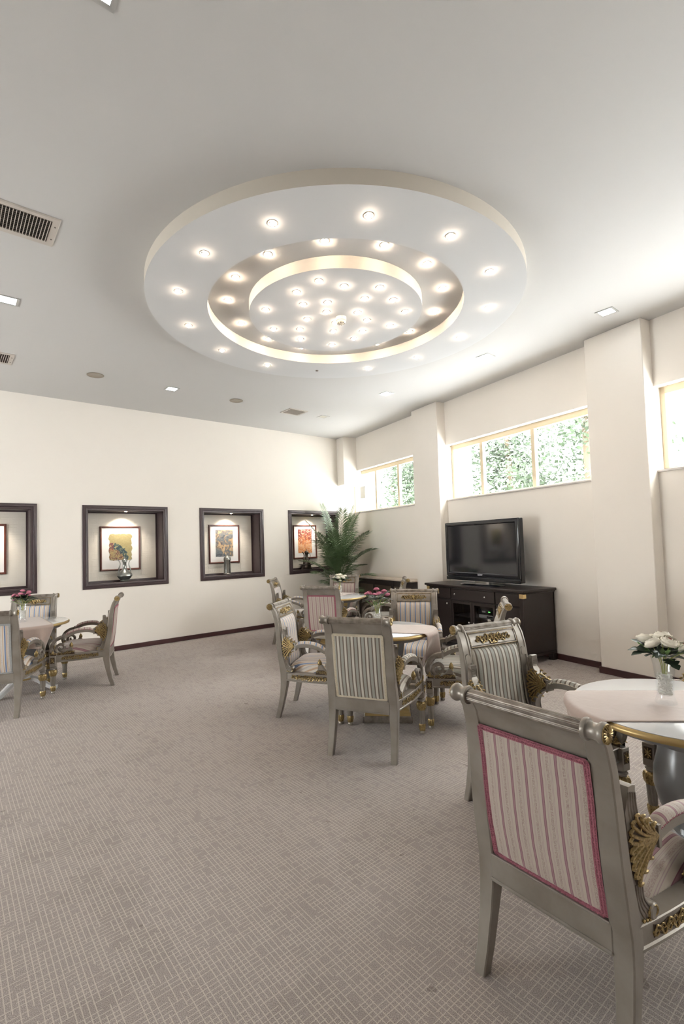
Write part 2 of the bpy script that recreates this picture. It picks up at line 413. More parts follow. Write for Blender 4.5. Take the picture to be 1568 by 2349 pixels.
    def mesh(s, name, material, smooth=40, weld=True):
        bm = bmesh.new(); vv = [bm.verts.new(p) for p in s.v]
        for f in s.f:
            try: bm.faces.new([vv[i] for i in dict.fromkeys(f)])
            except ValueError: pass
        if weld: bmesh.ops.remove_doubles(bm, verts=bm.verts, dist=1e-6)
        bmesh.ops.recalc_face_normals(bm, faces=bm.faces)
        me = bpy.data.meshes.new(name); bm.to_mesh(me); bm.free()
        if material: me.materials.append(MATS[material])
        if smooth:
            me.polygons.foreach_set('use_smooth', [True]*len(me.polygons)); me.set_sharp_from_angle(angle=math.radians(smooth))
        return me
    def obj(s, name, material, parent=None, smooth=40, loc=None, rotz=None):
        return link(name, s.mesh(name, material, smooth), parent, loc, rotz)
def link(name, me, parent=None, loc=None, rotz=None):
    o = bpy.data.objects.new(name, me); COL.objects.link(o)
    if parent: o.parent = parent
    if loc is not None: o.location = loc
    if rotz is not None: o.rotation_euler = (0, 0, rotz)
    return o
def thing(name, label, cat, loc=(0, 0, 0), rotz=0.0, group=None):
    o = bpy.data.objects.new(name, None); COL.objects.link(o); o.location = loc; o.rotation_euler = (0, 0, rotz); o.empty_display_size = 0.1
    return tag(o, label, cat, group)
def tag(o, label, cat, group=None):
    o['label'] = label; o['category'] = cat
    if group: o['group'] = group
    return o
def struct(o, label=None):
    o['kind'] = 'structure'
    if label: o['label'] = label
    return o
def smoothpath(pts, n=4):      # Catmull-Rom through tuples
    out = []; m = len(pts)
    for i in range(m-1):
        p0 = pts[max(i-1, 0)]; p1 = pts[i]; p2 = pts[i+1]; p3 = pts[min(i+2, m-1)]
        for k in range(n):
            t = k/n
            out.append(tuple(0.5*((2*b)+(-a+c)*t+(2*a-5*b+4*c-d)*t*t+(-a+3*b-3*c+d)*t**3) for a, b, c, d in zip(p0, p1, p2, p3)))
    out.append(tuple(pts[-1])); return out
def interp(tab, z):
    if z <= tab[0][0]: return tab[0][1]
    for (a, va), (b, vb) in zip(tab, tab[1:]):
        if z <= b:
            t = (z-a)/(b-a); t = t*t*(3-2*t)*0.35+t*0.65
            return va+(vb-va)*t
    return tab[-1][1]
WROT = ALPHA                   # objects built in (n, s, z) get this turn about z

# ------------------------------------------------------------------ structure
XL, YB = -4.2, -3.4            # left wall, back edge of the room
def corner_x(y, n=D2): return (n - sin(ALPHA)*y)/cos(ALPHA)
_poly = [(XL, YB), (corner_x(YB, D2+0.3), YB), (corner_x(D1+0.35, D2+0.3), D1+0.35), (XL, D1+0.35)]
m = MB().prism(_poly, lambda a, b, w: (a, b, w), -0.12, 0.0); struct(m.obj('floor', 'carpet_weave', smooth=0), 'beige-grey woven grid carpet covering the floor')
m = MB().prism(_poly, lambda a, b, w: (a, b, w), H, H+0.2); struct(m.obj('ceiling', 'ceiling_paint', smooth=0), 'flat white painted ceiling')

# far wall with four openings for the niches
NICHE = [(-0.225, 1.021), (1.592, 2.854), (3.402, 4.652), (5.206, 6.456)]
NZ0, NZ1, NB_ = 0.955, 2.202, 0.078
OPEN = [(a+0.03, b-0.03) for a, b in NICHE]; OZ0, OZ1 = NZ0+0.03, NZ1-0.03
m = MB(); T = D1+0.45
m.box(XL, 7.3, D1, T, 0, OZ0); m.box(XL, 7.3, D1, T, OZ1, H)
xs = [XL]+[v for o in OPEN for v in o]+[7.3]
for i in range(0, len(xs), 2): m.box(xs[i], xs[i+1], D1, T, OZ0, OZ1)
struct(m.obj('wall_far', 'wall_paint', smooth=0), 'cream wall with four framed display niches')
m = MB(); m.bbox(XL, 6.55, D1-0.018, D1+0.01, 0, 0.071, 0.004); struct(m.obj('baseboard_far', 'baseboard_wood'))

# window wall, in (n, s, z)
BAYS = [(6.523, 9.05), (3.346, 5.88), (0.18, 2.721), (-2.98, -0.44)]
m = MB(); TH = D2+0.30
m.box(D2, TH, -4.6, 9.25, 0, SILL-0.022); m.box(D2, TH, -4.6, 9.25, LINT, H)
for a, b in ((5.88, 6.523), (2.721, 3.346), (-0.44, 0.18), (-4.6, -2.98)): m.box(D2, TH, a, b, SILL-0.022, LINT)
struct(m.obj('wall_right', 'wall_paint', smooth=0, rotz=WROT), 'cream wall with high windows between pillars')
k = 0
for a, b in ((2.721, 3.346), (5.88, 6.523), (-0.44, 0.18)):
    k += 1
    m = MB(); m.bbox(DP, D2+0.005, a, b, 0, H, 0.006); struct(m.obj('wall_pillar_%d' % k, 'wall_paint', rotz=WROT), 'cream square wall pillar rising to the ceiling')
    m = MB(); m.bbox(DP-0.016, DP+0.002, a-0.016, b+0.016, 0, 0.071, 0.003)
    m.bbox(DP, D2, a-0.016, a+0.002, 0, 0.071, 0.003); m.bbox(DP, D2, b-0.002, b+0.016, 0, 0.071, 0.003)
    struct(m.obj('baseboard_pillar_%d' % k, 'baseboard_wood', rotz=WROT))
m = MB(); m.bbox(5.0, GLASS+0.12, 8.62, 9.25, 2.742, H, 0.005); struct(m.obj('wall_pillar_4', 'wall_paint', rotz=WROT), 'short boxed-out pillar hanging from the ceiling in the far corner')
k = 0
for a, b in ((6.54, 8.95), (3.362, 5.864), (0.196, 2.705)):
    k += 1; m = MB(); m.bbox(D2-0.016, D2+0.002, a, b, 0, 0.071, 0.003); struct(m.obj('baseboard_right_%d' % k, 'baseboard_wood', rotz=WROT))
# left wall with a tall window outside the picture, plain wall behind the camera
LOP = ((4.4, 6.6),); LZ0, LZ1 = 0.25, 2.25
m = MB(); m.box(XL-0.2, XL, YB, D1+0.4, 0, LZ0); m.box(XL-0.2, XL, YB, D1+0.4, LZ1, H)
for y0_, y1_ in ((YB, 4.4), (6.6, D1+0.4)): m.box(XL-0.2, XL, y0_, y1_, LZ0, LZ1)
struct(m.obj('wall_left', 'wall_paint', smooth=0))
m = MB(); xr = corner_x(YB); m.box(XL, xr, YB-0.2, YB, 0, H); struct(m.obj('wall_near', 'wall_paint', smooth=0))
for k, (y0_, y1_) in enumerate(LOP, 5):
    w = struct(MB().frame(y0_, y1_, LZ0, LZ1, [(0, -0.03), (0, 0.03), (0.06, 0.03), (0.06, -0.03)], lambda Y, Z, h: (XL-0.1+h, Y, Z)).obj('window_%d' % k, 'window_frame_paint', smooth=0))
    MB().box(XL-0.102, XL-0.098, y0_+0.05, y1_-0.05, LZ0+0.05, LZ1-0.05).obj('pane', 'window_glass', w, smooth=0)
    portal('left_daylight', (XL-0.02, (y0_+y1_)/2, (LZ0+LZ1)/2), (PI/2, 0, -PI/2), y1_-y0_, LZ1-LZ0)

# windows
MULL = {1: [8.09, 7.33], 2: [5.238, 4.319], 3: [1.95, 1.03], 4: [-1.3, -2.15]}
for k, (a, b) in enumerate(BAYS, 1):
    m = MB(); m.bbox(GLASS-0.025, GLASS+0.03, a, b, LINT-0.075, LINT+0.004, 0.004); m.bbox(GLASS-0.025, GLASS+0.03, a, b, SILL-0.01, SILL+0.028, 0.004)
    m.bbox(GLASS-0.025, GLASS+0.03, a-0.002, a+0.05, SILL, LINT, 0.004); m.bbox(GLASS-0.025, GLASS+0.03, (b if k > 1 else 8.95)-0.05, (b if k > 1 else 8.95)+0.002, SILL, LINT, 0.004)
    w = struct(m.obj('window_%d' % k, 'window_frame_paint', rotz=WROT), 'long high strip window with cream frame and three panes')
    edges = sorted([a+0.05]+MULL[k]+[(b if k > 1 else 8.95)-0.05])
    for s_ in MULL[k]:
        mm = MB(); mm.bbox(GLASS-0.03, GLASS+0.03, s_-0.03, s_+0.03, SILL+0.02, LINT-0.07, 0.004); mm.obj('mullion', 'window_frame_paint', w)
    for e0, e1 in zip(edges, edges[1:]):
        mm = MB(); mm.box(GLASS-0.002, GLASS+0.002, e0, e1, SILL+0.02, LINT-0.06); mm.obj('pane', 'window_glass', w, smooth=0)
    mm = MB(); mm.bbox(D2-0.02, D2+0.29, a-0.004, b if k > 1 else 8.97, SILL-0.024, SILL, 0.004); mm.obj('window_sill', 'sill_stone', w)

# ceiling ring and disc
RC = Vector((2.8506, 3.4177, 0)); R1, R2, R3, ZR = 1.670, 1.163, 0.799, 3.636
def ring_part(name, mat_, prof, parent=None, n=128, sm=30):
    m_ = MB().lathe(prof, n, (RC.x, RC.y, 0)); return m_.obj(name, mat_, parent, smooth=sm)
n_ = 128; m = MB()
vs = []; 
for r, z in ((R2, ZR), (R1, ZR), (R1, H+0.01), (R2, H+0.01)): vs += [(RC.x+r*cos(2*PI*i/n_), RC.y+r*sin(2*PI*i/n_), z) for i in range(n_)]
fs = [(j*n_+i, j*n_+(i+1) % n_, ((j+1) % 4)*n_+(i+1) % n_, ((j+1) % 4)*n_+i) for j in range(4) for i in range(n_)]
m.add(vs, fs); ring = struct(m.obj('ceiling_ring', 'ring_paint', smooth=30), 'wide round dropped ceiling ring with downlights')
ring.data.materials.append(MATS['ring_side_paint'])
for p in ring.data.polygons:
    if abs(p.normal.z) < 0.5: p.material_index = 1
m = MB().lathe([(0.0, ZR), (R3, ZR), (R3, H+0.01)], n_, (RC.x, RC.y, 0)); m.f = [f for f in m.f if len(f) <= 4]
disc = struct(m.obj('ceiling_disc', 'ring_paint', smooth=30), 'round dropped disc in the middle of the ceiling ring')
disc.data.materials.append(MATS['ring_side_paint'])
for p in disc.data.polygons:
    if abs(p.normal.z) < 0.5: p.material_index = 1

# ------------------------------------------------------------------ ceiling fittings
def ang(r, d): return RC.x+r*cos(math.radians(d)), RC.y+r*sin(math.radians(d))
_ringm = MB().lathe([(0.022, 0.0), (0.038, 0.0), (0.038, -0.0015), (0.034, -0.003), (0.024, -0.002), (0.022, 0.0)], 20).mesh('trim_ring', 'lamp_ring_metal')
_bulbm = MB().lathe([(0.0, -0.022), (0.013, -0.016), (0.016, -0.006), (0.014, 0.002)], 12).mesh('bulb', 'lamp_warm')
_bulbc = _bulbm.copy(); _bulbc.materials.clear(); _bulbc.materials.append(MATS['lamp_channel'])
def downlight(x, y, z, label, group, bulb=None):
    t = thing('downlight', label, 'downlight', (x, y, z), 0, group)
    link('trim_ring', _ringm, t); link('bulb', bulb or _bulbm, t)
OUT = [-146.3, -120.2, -94.2, -68.5, -42.7, -16.5, 9.3, 35.3, 85.8, 111.8, 137.7, 163.3, -171.4]
ORD = ['first', 'second', 'third', 'fourth', 'fifth', 'sixth', 'seventh', 'eighth', 'ninth', 'tenth', 'eleventh', 'twelfth', 'thirteenth', 'fourteenth']
for i, a in enumerate(OUT[8:]+OUT[:8]): downlight(*ang(1.407, a), ZR, 'lit halogen downlight in the outer ceiling ring, %s clockwise from the dark socket' % ORD[i], 'downlights of the outer ceiling ring')
CHA = [-160.6, -133.5, -107.0, -80.5, -54.7, -29.2, -2.0, 23.0, 48.5, 73.5, 98.0, 123.7, 151.0, 174.2]
for i, a in enumerate(CHA[1:]+CHA[:1]): downlight(*ang(0.986, a), H, 'lit halogen downlight in the recessed ceiling channel, ' + ('the topmost one' if i == 0 else '%s clockwise after the topmost' % ORD[i-1]), 'downlights of the recessed channel', _bulbc)
INN = [(0.645, -141.3), (0.543, -121.6), (0.621, -92.7), (0.571, -164.4), (0.385, -177.5), (0.284, -143.4), (0.135, -167.7), (0.413, -91.4), (0.584, -68.6),
       (0.645, -45.0), (0.215, -59.1), (0.312, -23.5), (0.656, 156.9), (0.271, 135.1), (0.647, 121.8), (0.424, 107.7), (0.115, 53.1), (0.3, 55.4), (0.591, 89.1),
       (0.635, 54.7), (0.521, 29.9), (0.422, 11.2), (0.58, -16.8)]
for r, a in INN: downlight(*ang(r, a), ZR, 'small glowing halogen downlight on the round central ceiling disc', 'downlights of the central ceiling disc')
x, y = ang(1.407, 60.5)
t = thing('empty_lamp_socket', 'tiny unlit lamp socket in the outer ceiling ring among the lit ones', 'socket', (x, y, ZR))
MB().lathe([(0.0, -0.006), (0.010, -0.006), (0.014, 0.0)], 12).obj('plug', 'dark_bronze', t); MB().lathe([(0.014, 0.0), (0.02, -0.003), (0.02, 0.0)], 12).obj('rim', 'lamp_ring_metal', t)
x, y = ang(0.052, -19)
t = thing('smoke_detector', 'cream round smoke detector hanging at the centre of the ceiling disc', 'smoke detector', (x, y, ZR))
MB().lathe([(0.050, 0.0), (0.050, -0.03), (0.046, -0.034)], 24).obj('base', 'cream_plastic', t)
m = MB().lathe([(0.040, -0.034), (0.044, -0.044), (0.038, -0.052), (0.026, -0.062), (0.0, -0.066)], 24); m.obj('sensor_head', 'cream_plastic', t)
mm = MB()
for i in range(8):
    a = 2*PI*i/8; mm.box(-0.004, 0.004, 0.02, 0.034, -0.062, -0.05, lambda X, Y, Z, a=a: (X*cos(a)-Y*sin(a), X*sin(a)+Y*cos(a), Z))
mm.obj('sensor_slot', 'dark_bronze', t)['kind'] = 'stuff'

def square_light(x, y, lit, label, a=0.165):
    t = thing('ceiling_panel_light', label, 'ceiling light', (x, y, H)); h = a/2
    MB().frame(-h, h, -h, h, [(0, 0.0), (0, -0.006), (0.012, -0.008), (0.024, -0.002), (0.024, 0.0)], lambda X, Y, Z: (X, Y, Z)).obj('frame', 'panel_metal', t)
    MB().box(-h+0.02, h-0.02, -h+0.02, h-0.02, -0.003, 0.0).obj('diffuser', 'panel_light' if lit else 'panel_off', t, smooth=0)
square_light(0.435, 5.01, True, 'lit square ceiling light cut by the left edge of the picture')
square_light(0.46, 1.945, True, 'lit square ceiling light at the very top of the picture')
square_light(2.465, 6.561, True, 'lit square ceiling light between the two round speakers')
square_light(5.13, 1.932, True, 'lit square ceiling light above the nearest window pillar')
square_light(5.13, 3.323, True, 'lit square ceiling light near the window wall, second from the right')
square_light(5.14, 5.041, True, 'lit square ceiling light between the ceiling ring and the far window pillar')
square_light(5.14, 6.588, False, 'unlit square ceiling light beside the far square vent')

def vent(x0, x1, y0, y1, label, nb, rim=0.035):
    cx, cy = (x0+x1)/2, (y0+y1)/2; hx, hy = (x1-x0)/2, (y1-y0)/2
    t = thing('ceiling_vent', label, 'vent', (cx, cy, H))
    MB().frame(-hx, hx, -hy, hy, [(0, 0.0), (0, -0.004), (0.006, -0.010), (rim, -0.006), (rim, 0.0)], lambda X, Y, Z: (X, Y, Z)).obj('frame', 'vent_paint', t)
    MB().box(-hx+rim, hx-rim, -hy+rim, hy-rim, -0.0015, 0.0).obj('duct', 'duct_dark', t, smooth=0)
    W_ = 2*(hx-rim); me = None
    for i in range(nb):
        X = -hx+rim+W_*(i+0.5)/nb
        if me is None: me = MB().box(-0.0016, 0.0016, -hy+rim, hy-rim, -0.012, -0.001).mesh('slat', 'vent_paint', 0)
        link('slat', me, t, (X, 0, 0))
    me = None
    for i in range(12):
        Y = -hy+rim+2*(hy-rim)*(i+0.5)/12
        if me is None: me = MB().box(-hx+rim, hx-rim, -0.002, 0.002, -0.004, -0.001).mesh('cross_slat', 'grille_metal', 0)
        link('cross_slat', me, t, (0, Y, 0))
    for sx in (-1, 1):
        for sy in (-0.45, 0.45): MB().ball((sx*(hx-rim*0.5), sy*hy, -0.009), 0.005, 6, 4).obj('screw', 'dark_bronze', t)
vent(0.175, 0.610, 3.576, 3.931, 'large rectangular slatted ceiling vent at upper left', 18, 0.045)
vent(0.19, 0.622, 6.367, 6.737, 'small slatted ceiling vent cut by the left edge near the wall', 17, 0.045)
vent(4.358, 4.72, 6.445, 6.759, 'far square slatted ceiling vent beside the unlit panel light', 14, 0.04)
for x, lab in ((1.489, 'round ceiling speaker left of the lit square light'), (3.453, 'round ceiling speaker right of the lit square light')):
    t = thing('ceiling_speaker', lab, 'speaker', (x, 6.56, H))
    MB().lathe([(0.086, 0.0), (0.100, -0.002), (0.100, -0.006), (0.090, -0.010), (0.083, -0.005)], 36).obj('rim', 'speaker_rim', t)
    MB().lathe([(0.0, -0.004), (0.085, -0.004), (0.085, 0.0)], 36).obj('grille', 'speaker_mesh', t)

# ------------------------------------------------------------------ niches, pictures, vessels
ND = 0.30
NLAB = ['dark wood framed wall niche cut by the left edge of the picture', 'dark wood framed wall niche holding the ochre print and round-bellied jug',
        'dark wood framed wall niche holding the blue print and tall tin', 'dark wood framed wall niche behind the palm']
PLAB = ['framed print cut by the left edge of the picture', 'framed ochre and blue-green print with ragged edges', 'framed blue-grey marbled print on sand paper', 'framed rust and orange print behind the palm']
ART = [(0.085, 0.692, 1.233, 1.934), (1.897, 2.508, 1.20, 1.90), (3.696, 4.300, 1.228, 1.928), (5.507, 6.094, 1.238, 1.926)]
for i, (a, b) in enumerate(NICHE):
    t = thing('display_niche', NLAB[i], 'niche', (0.5*(a+b), D1, NZ0), 0, 'display niches along the far wall')
    ox, oz = 0.5*(a+b), NZ0; ha = (b-a)/2; hz = NZ1-NZ0
    f_ = lambda X, Z, h_: (X, -h_, Z)
    MB().frame(-ha, ha, 0, hz, [(0, 0.0), (0, 0.014), (0.008, 0.020), (0.040, 0.022), (0.046, 0.016), (0.052, 0.022), (NB_-0.006, 0.020), (NB_, 0.012), (NB_, -0.02), (0.03, -0.02), (0.03, 0.0)], f_).obj('frame', 'niche_wood', t)
    ia, z0, z1 = ha-NB_, NB_, hz-NB_
    m = MB()
    m.box(-ia-0.02, -ia, 0.0, ND, z0-0.02, z1+0.02); m.box(ia, ia+0.02, 0.0, ND, z0-0.02, z1+0.02); m.box(-ia, ia, 0.0, ND, z1, z1+0.02); m.obj('lining', 'niche_wood', t, smooth=0)
    MB().frame(-ia, ia, z0, z1, [(0, ND-0.018), (0, ND), (0.02, ND), (0.02, ND-0.018)], lambda X, Z, h_: (X, h_, Z)).obj('back_beading', 'niche_wood', t)
    MB().box(-ia, ia, ND, ND+0.02, z0-0.02, z1+0.02).obj('wallpaper_panel', 'key_wallpaper', t, smooth=0)
    m = MB(); m.box(-ia, ia, 0.005, ND, z0-0.02, z0); m.obj('shelf', 'black_gloss', t, smooth=0)
    # recessed spotlight
    lt = thing('niche_spotlight', ['small warm spotlight in the top of the niche at the left edge', 'small warm spotlight in the top of the niche with the ochre print',
              'small warm spotlight in the top of the niche with the blue print', 'small warm spotlight in the top of the niche behind the palm'][i], 'spotlight', (ox, D1+0.06, NZ0+z1), 0, 'niche spotlights')
    link('trim_ring', _ringm, lt)
    MB().lathe([(0.0, -0.010), (0.014, -0.006), (0.021, 0.001)], 9).obj('bulb', 'lamp_niche', lt)
    ld = bpy.data.lights.new('niche_beam', 'SPOT'); ld.energy = 15; ld.color = (1.0, 0.87, 0.71); ld.spot_size = math.radians(100); ld.spot_blend = 0.7; ld.shadow_soft_size = 0.02
    lo = bpy.data.objects.new('niche_beam', ld); COL.objects.link(lo); lo.parent = lt; lo.location = (0, 0, -0.02); lo.rotation_euler = (math.radians(26), 0, 0)
    # picture
    x0, x1, z0a, z1a = ART[i]; cx, cz = (x0+x1)/2, (z0a+z1a)/2; w, h = (x1-x0)/2, (z1a-z0a)/2
    p = thing('framed_print', PLAB[i], 'picture', (cx, D1+ND, cz), 0, 'framed prints in the niches')
    MB().frame(-w, w, -h, h, [(0, 0.0), (0, 0.018), (0.006, 0.024), (0.018, 0.024), (0.028, 0.014), (0.028, 0.0)], f_).obj('picture_frame', 'picture_wood', p)
    MB().box(-w+0.024, w-0.024, -0.007, -0.001, -h+0.024, h-0.024).obj('mat_board', 'mat_board', p, smooth=0)
    aw, ah = (0.170, 0.208) if i in (1,) else (0.172, 0.245)
    rnd = random.Random(i); poly = []
    for q in range(64):
        tt = q/64*4; e = int(tt); f = tt-e
        P4 = [(-aw, -ah), (aw, -ah), (aw, ah), (-aw, ah)]; X = P4[e][0]+(P4[(e+1) % 4][0]-P4[e][0])*f; Z = P4[e][1]+(P4[(e+1) % 4][1]-P4[e][1])*f
        j = 0.007 if i == 1 else 0.0012
        wv = sin(q*1.7)+0.7*sin(q*0.83+1)+0.4*sin(q*2.9+2)
        if i == 1 and min(abs(f), abs(1-f)) < 0.04: X *= 0.96; Z *= 0.96
        poly.append((X+(j*wv if e % 2 else 0)+rnd.uniform(-.001, .001), Z+(j*0.5*wv if not e % 2 else 0)+(0.02 if i == 1 else 0.015)))
    MB().prism(poly, lambda A, B, w_: (A, w_, B), -0.0095, -0.0075).obj('print', ['art_print_sand', 'art_print_ochre', 'art_print_blue', 'art_print_rust'][i], p, smooth=0)

ZS = NZ0+NB_
def vessel(name, label, cat, x, yoff): return thing(name, label, cat, (x, D1+yoff, ZS))
t = vessel('metal_jug', 'round-bellied pewter jug with slender neck and two thin handles', 'jug', 2.215, 0.13)
MB().lathe([(0.0, 0), (0.062, 0), (0.066, 0.01), (0.055, 0.02), (0.085, 0.045), (0.112, 0.085), (0.108, 0.115), (0.080, 0.150), (0.040, 0.180), (0.028, 0.20), (0.026, 0.29), (0.034, 0.30), (0.030, 0.312)], 32).obj('body', 'pewter', t)
MB().lathe([(0.040, 0.312), (0.040, 0.322), (0.026, 0.345), (0.012, 0.352), (0.010, 0.36), (0.015, 0.37), (0.0, 0.385)], 20).obj('lid', 'pewter', t)
for sx in (-1, 1):
    MB().tube(smoothpath([(sx*0.092, 0, 0.12), (sx*0.085, 0, 0.19), (sx*0.066, 0, 0.25), (sx*0.066, 0, 0.29), (sx*0.085, 0, 0.325), (sx*0.108, 0, 0.343)], 4), [0.010]*8+[0.007]*13, 6).obj('handle' if sx > 0 else 'spout', 'pewter', t)
t = vessel('engraved_canister', 'tall engraved tin canister with domed lid', 'canister', 3.965, 0.13)
MB().lathe([(0.0, 0), (0.066, 0), (0.070, 0.012), (0.060, 0.022), (0.058, 0.24), (0.064, 0.25), (0.064, 0.27), (0.058, 0.278)], 32).obj('body', 'engraved_tin', t)
MB().lathe([(0.062, 0.278), (0.060, 0.30), (0.030, 0.325), (0.012, 0.335), (0.006, 0.345), (0.010, 0.352), (0.0, 0.362)], 24).obj('lid', 'pewter', t)
t = vessel('bronze_bowl', 'flared dark bronze bowl under the ewer', 'bowl', 5.715, 0.13)
MB().lathe([(0.0, 0), (0.115, 0), (0.105, 0.015), (0.085, 0.05), (0.088, 0.075), (0.165, 0.092), (0.165, 0.098), (0.08, 0.088), (0.0, 0.086)], 32).obj('bowl_body', 'dark_bronze', t)
MB().lathe([(0.089, 0.02), (0.112, 0.014), (0.095, 0.03)], 24).obj('foot_band', 'dark_bronze', t)
t = thing('bronze_ewer', 'tall dark bronze ewer with curved spout standing in the bowl', 'ewer', (5.715, D1+0.13, ZS+0.088))
MB().lathe([(0.0, 0), (0.075, 0), (0.078, 0.012), (0.062, 0.06), (0.042, 0.12), (0.028, 0.16), (0.030, 0.20), (0.044, 0.235), (0.040, 0.25)], 28).obj('body', 'dark_bronze', t)
MB().lathe([(0.044, 0.25), (0.036, 0.268), (0.014, 0.278), (0.006, 0.29), (0.006, 0.31), (0.0, 0.315)], 18).obj('lid', 'dark_bronze', t)
MB().tube(smoothpath([(-0.062, 0, 0.02), (-0.072, 0, 0.10), (-0.058, 0, 0.18), (-0.072, 0, 0.225), (-0.105, 0, 0.255)], 4), [0.016]*6+[0.011]*11, 7).obj('spout', 'dark_bronze', t)
MB().tube(smoothpath([(0.040, 0, 0.225), (0.085, 0, 0.205), (0.088, 0, 0.15), (0.060, 0, 0.09), (0.080, 0, 0.04)], 4), 0.006, 6).obj('handle', 'dark_bronze', t)
# ------------------------------------------------------------------ armchairs
YT = [(0, -0.292), (0.1, -0.264), (0.2, -0.243), (0.30, -0.228), (0.38, -0.226), (0.46, -0.240), (0.54, -0.256), (0.64, -0.268), (0.75, -0.276), (0.85, -0.290), (0.91, -0.306), (0.965, -0.336)]
DT = [(0, 0.040), (0.2, 0.050), (0.32, 0.064), (0.40, 0.066), (0.55, 0.050), (0.8, 0.042), (0.965, 0.034)]
XT = [(0, 0.234), (0.32, 0.228), (0.5, 0.224), (0.8, 0.218), (0.965, 0.216)]
WT = [(0, 0.022), (0.2, 0.026), (0.34, 0.031), (0.5, 0.032), (0.965, 0.032)]
ys = lambda z: interp(YT, z)
CYc, CZc = -0.345, 0.967
def xc(y):
    t = min(1, max(0, (y+0.24)/0.53)); return 0.228+0.072*t+0.016*sin(PI*t)
def SP(side, off=0.0): return lambda y, z, w: (side*(xc(y)+off+w), y, z)
def scallop(w, h, n):          # section with reeds on the +b face and -b face rounded corners
    pts = []
    for i in range(n*4+1):
        a = -w+2*w*i/(n*4); pts.append((a, h*(0.72+0.28*abs(sin(PI*i/4)))))
    for i in range(n*4+1):
        a = w-2*w*i/(n*4); pts.append((a, -h*(0.72+0.28*abs(sin(PI*i/4)))))
    return pts
def spiral(c, r0, r1, a0, turns, n=14, flip=1):
    return [(c[0]+(r0+(r1-r0)*t)*cos(a0+flip*turns*2*PI*t), c[1]+(r0+(r1-r0)*t)*sin(a0+flip*turns*2*PI*t)) for t in [i/n for i in range(n+1)]]
def scrollwork(L, Hh, k, seed=1, centre=True):
    """curled acanthus band: list of (polyline, radii) in the plane, length L, height Hh"""
    rn = random.Random(seed); out = []; step = (L/2)/(k+0.3)
    for sd in (-1, 1):
        prev = (0.0, 0.0)
        for i in range(k):
            sc = 1.0-0.35*i/max(1, k-1) if k > 1 else 1.0
            up = 1 if i % 2 == 0 else -1
            cx = sd*(step*(i+0.75)); cz = up*0.08*Hh; r = min(step*0.62, Hh*0.46)*sc
            sp = spiral((cx, cz), r, r*0.18, (PI*0.5 if up < 0 else -PI*0.5), 1.35, 15, up*sd)
            out.append((sp, [Hh*0.082*sc*(1-0.40*j/15) for j in range(16)]))
            q = (cx-sd*r*0.9, -up*Hh*0.36*sc); e = (cx+sd*r*1.05, up*Hh*0.30*sc)
            out.append((smoothpath([prev, q, (cx, -up*Hh*0.46*sc), e], 4), [Hh*0.05]*3+[Hh*0.075]*6+[Hh*0.04]*4)); prev = e
            for j in range(5):
                a = 2*PI*j/5+rn.uniform(0, 1.0); p0 = (cx+r*0.5*cos(a), cz+r*0.5*sin(a)); p1 = (cx+r*1.05*cos(a+0.5), cz+r*0.95*sin(a+0.5))
                out.append(([p0, ((p0[0]+p1[0])/2+0.1*r, (p0[1]+p1[1])/2), p1], [Hh*0.025, Hh*0.07, Hh*0.02]))
        out.append(([prev, (sd*(L/2-step*0.1), 0.03*Hh), (sd*L/2, 0)], [Hh*0.05, Hh*0.09, Hh*0.02]))
    if centre:
        for a in range(5):
            t = PI*(a+0.5)/5; out.append(([(0, -0.38*Hh), (0.16*Hh*cos(t)*1.4, 0.05*Hh), (0.42*Hh*cos(t), 0.10*Hh+0.42*Hh*sin(t))], [Hh*0.05, Hh*0.09, Hh*0.03]))
        out.append(([(-0.3*Hh, -0.42*Hh), (0, -0.48*Hh), (0.3*Hh, -0.42*Hh)], [Hh*0.04, Hh*0.09, Hh*0.04]))
    return out
def put_scroll(mb, lines, f, sides=5):
    for pl, rd in lines: mb.tube([f(a, b) for a, b in pl], rd, sides)
def knots(mb, path, pitch=0.0085, size=0.0042, nrm=None, rows=1):
    """braid: little knots along a 3D polyline"""
    P = [Vector(p) for p in path]; d = 0.0; nxt = 0.0; k = 0
    for a, b in zip(P, P[1:]):
        seg = (b-a).length; dr = (b-a).normalized() if seg > 0 else Vector((1, 0, 0))
        side = dr.cross(nrm).normalized() if nrm is not None else Vector((0, 0, 0))
        if rows > 1:
            hw = side*size*1.9; nn = nrm*0.0006; mb.add([a-hw, a+hw, b+hw, b-hw, a-hw+nn, a+hw+nn, b+hw+nn, b-hw+nn], [(0, 1, 2, 3), (4, 5, 6, 7), (0, 1, 5, 4), (1, 2, 6, 5), (2, 3, 7, 6), (3, 0, 4, 7)])
        while nxt <= d+seg:
            c = a+dr*(nxt-d)
            for r in range(rows):
                o = side*((r-(rows-1)/2)*size*1.75)+dr*((r % 2)*pitch*0.5)
                q = c+o; L_ = size*1.25; S_ = size*0.85; N_ = (nrm if nrm is not None else Vector((0, 0, 1)))*size*0.8
                tw = dr*L_+side*(S_*0.5*(1 if k % 2 else -1)); sv = side*S_
                mb.add([q+tw, q+sv, q-tw, q-sv, q+N_, q-N_], [(0, 1, 4), (1, 2, 4), (2, 3, 4), (3, 0, 4), (1, 0, 5), (2, 1, 5), (3, 2, 5), (0, 3, 5)])
            nxt += pitch; k += 1
        d += seg
CM = {}                        # shared chair meshes
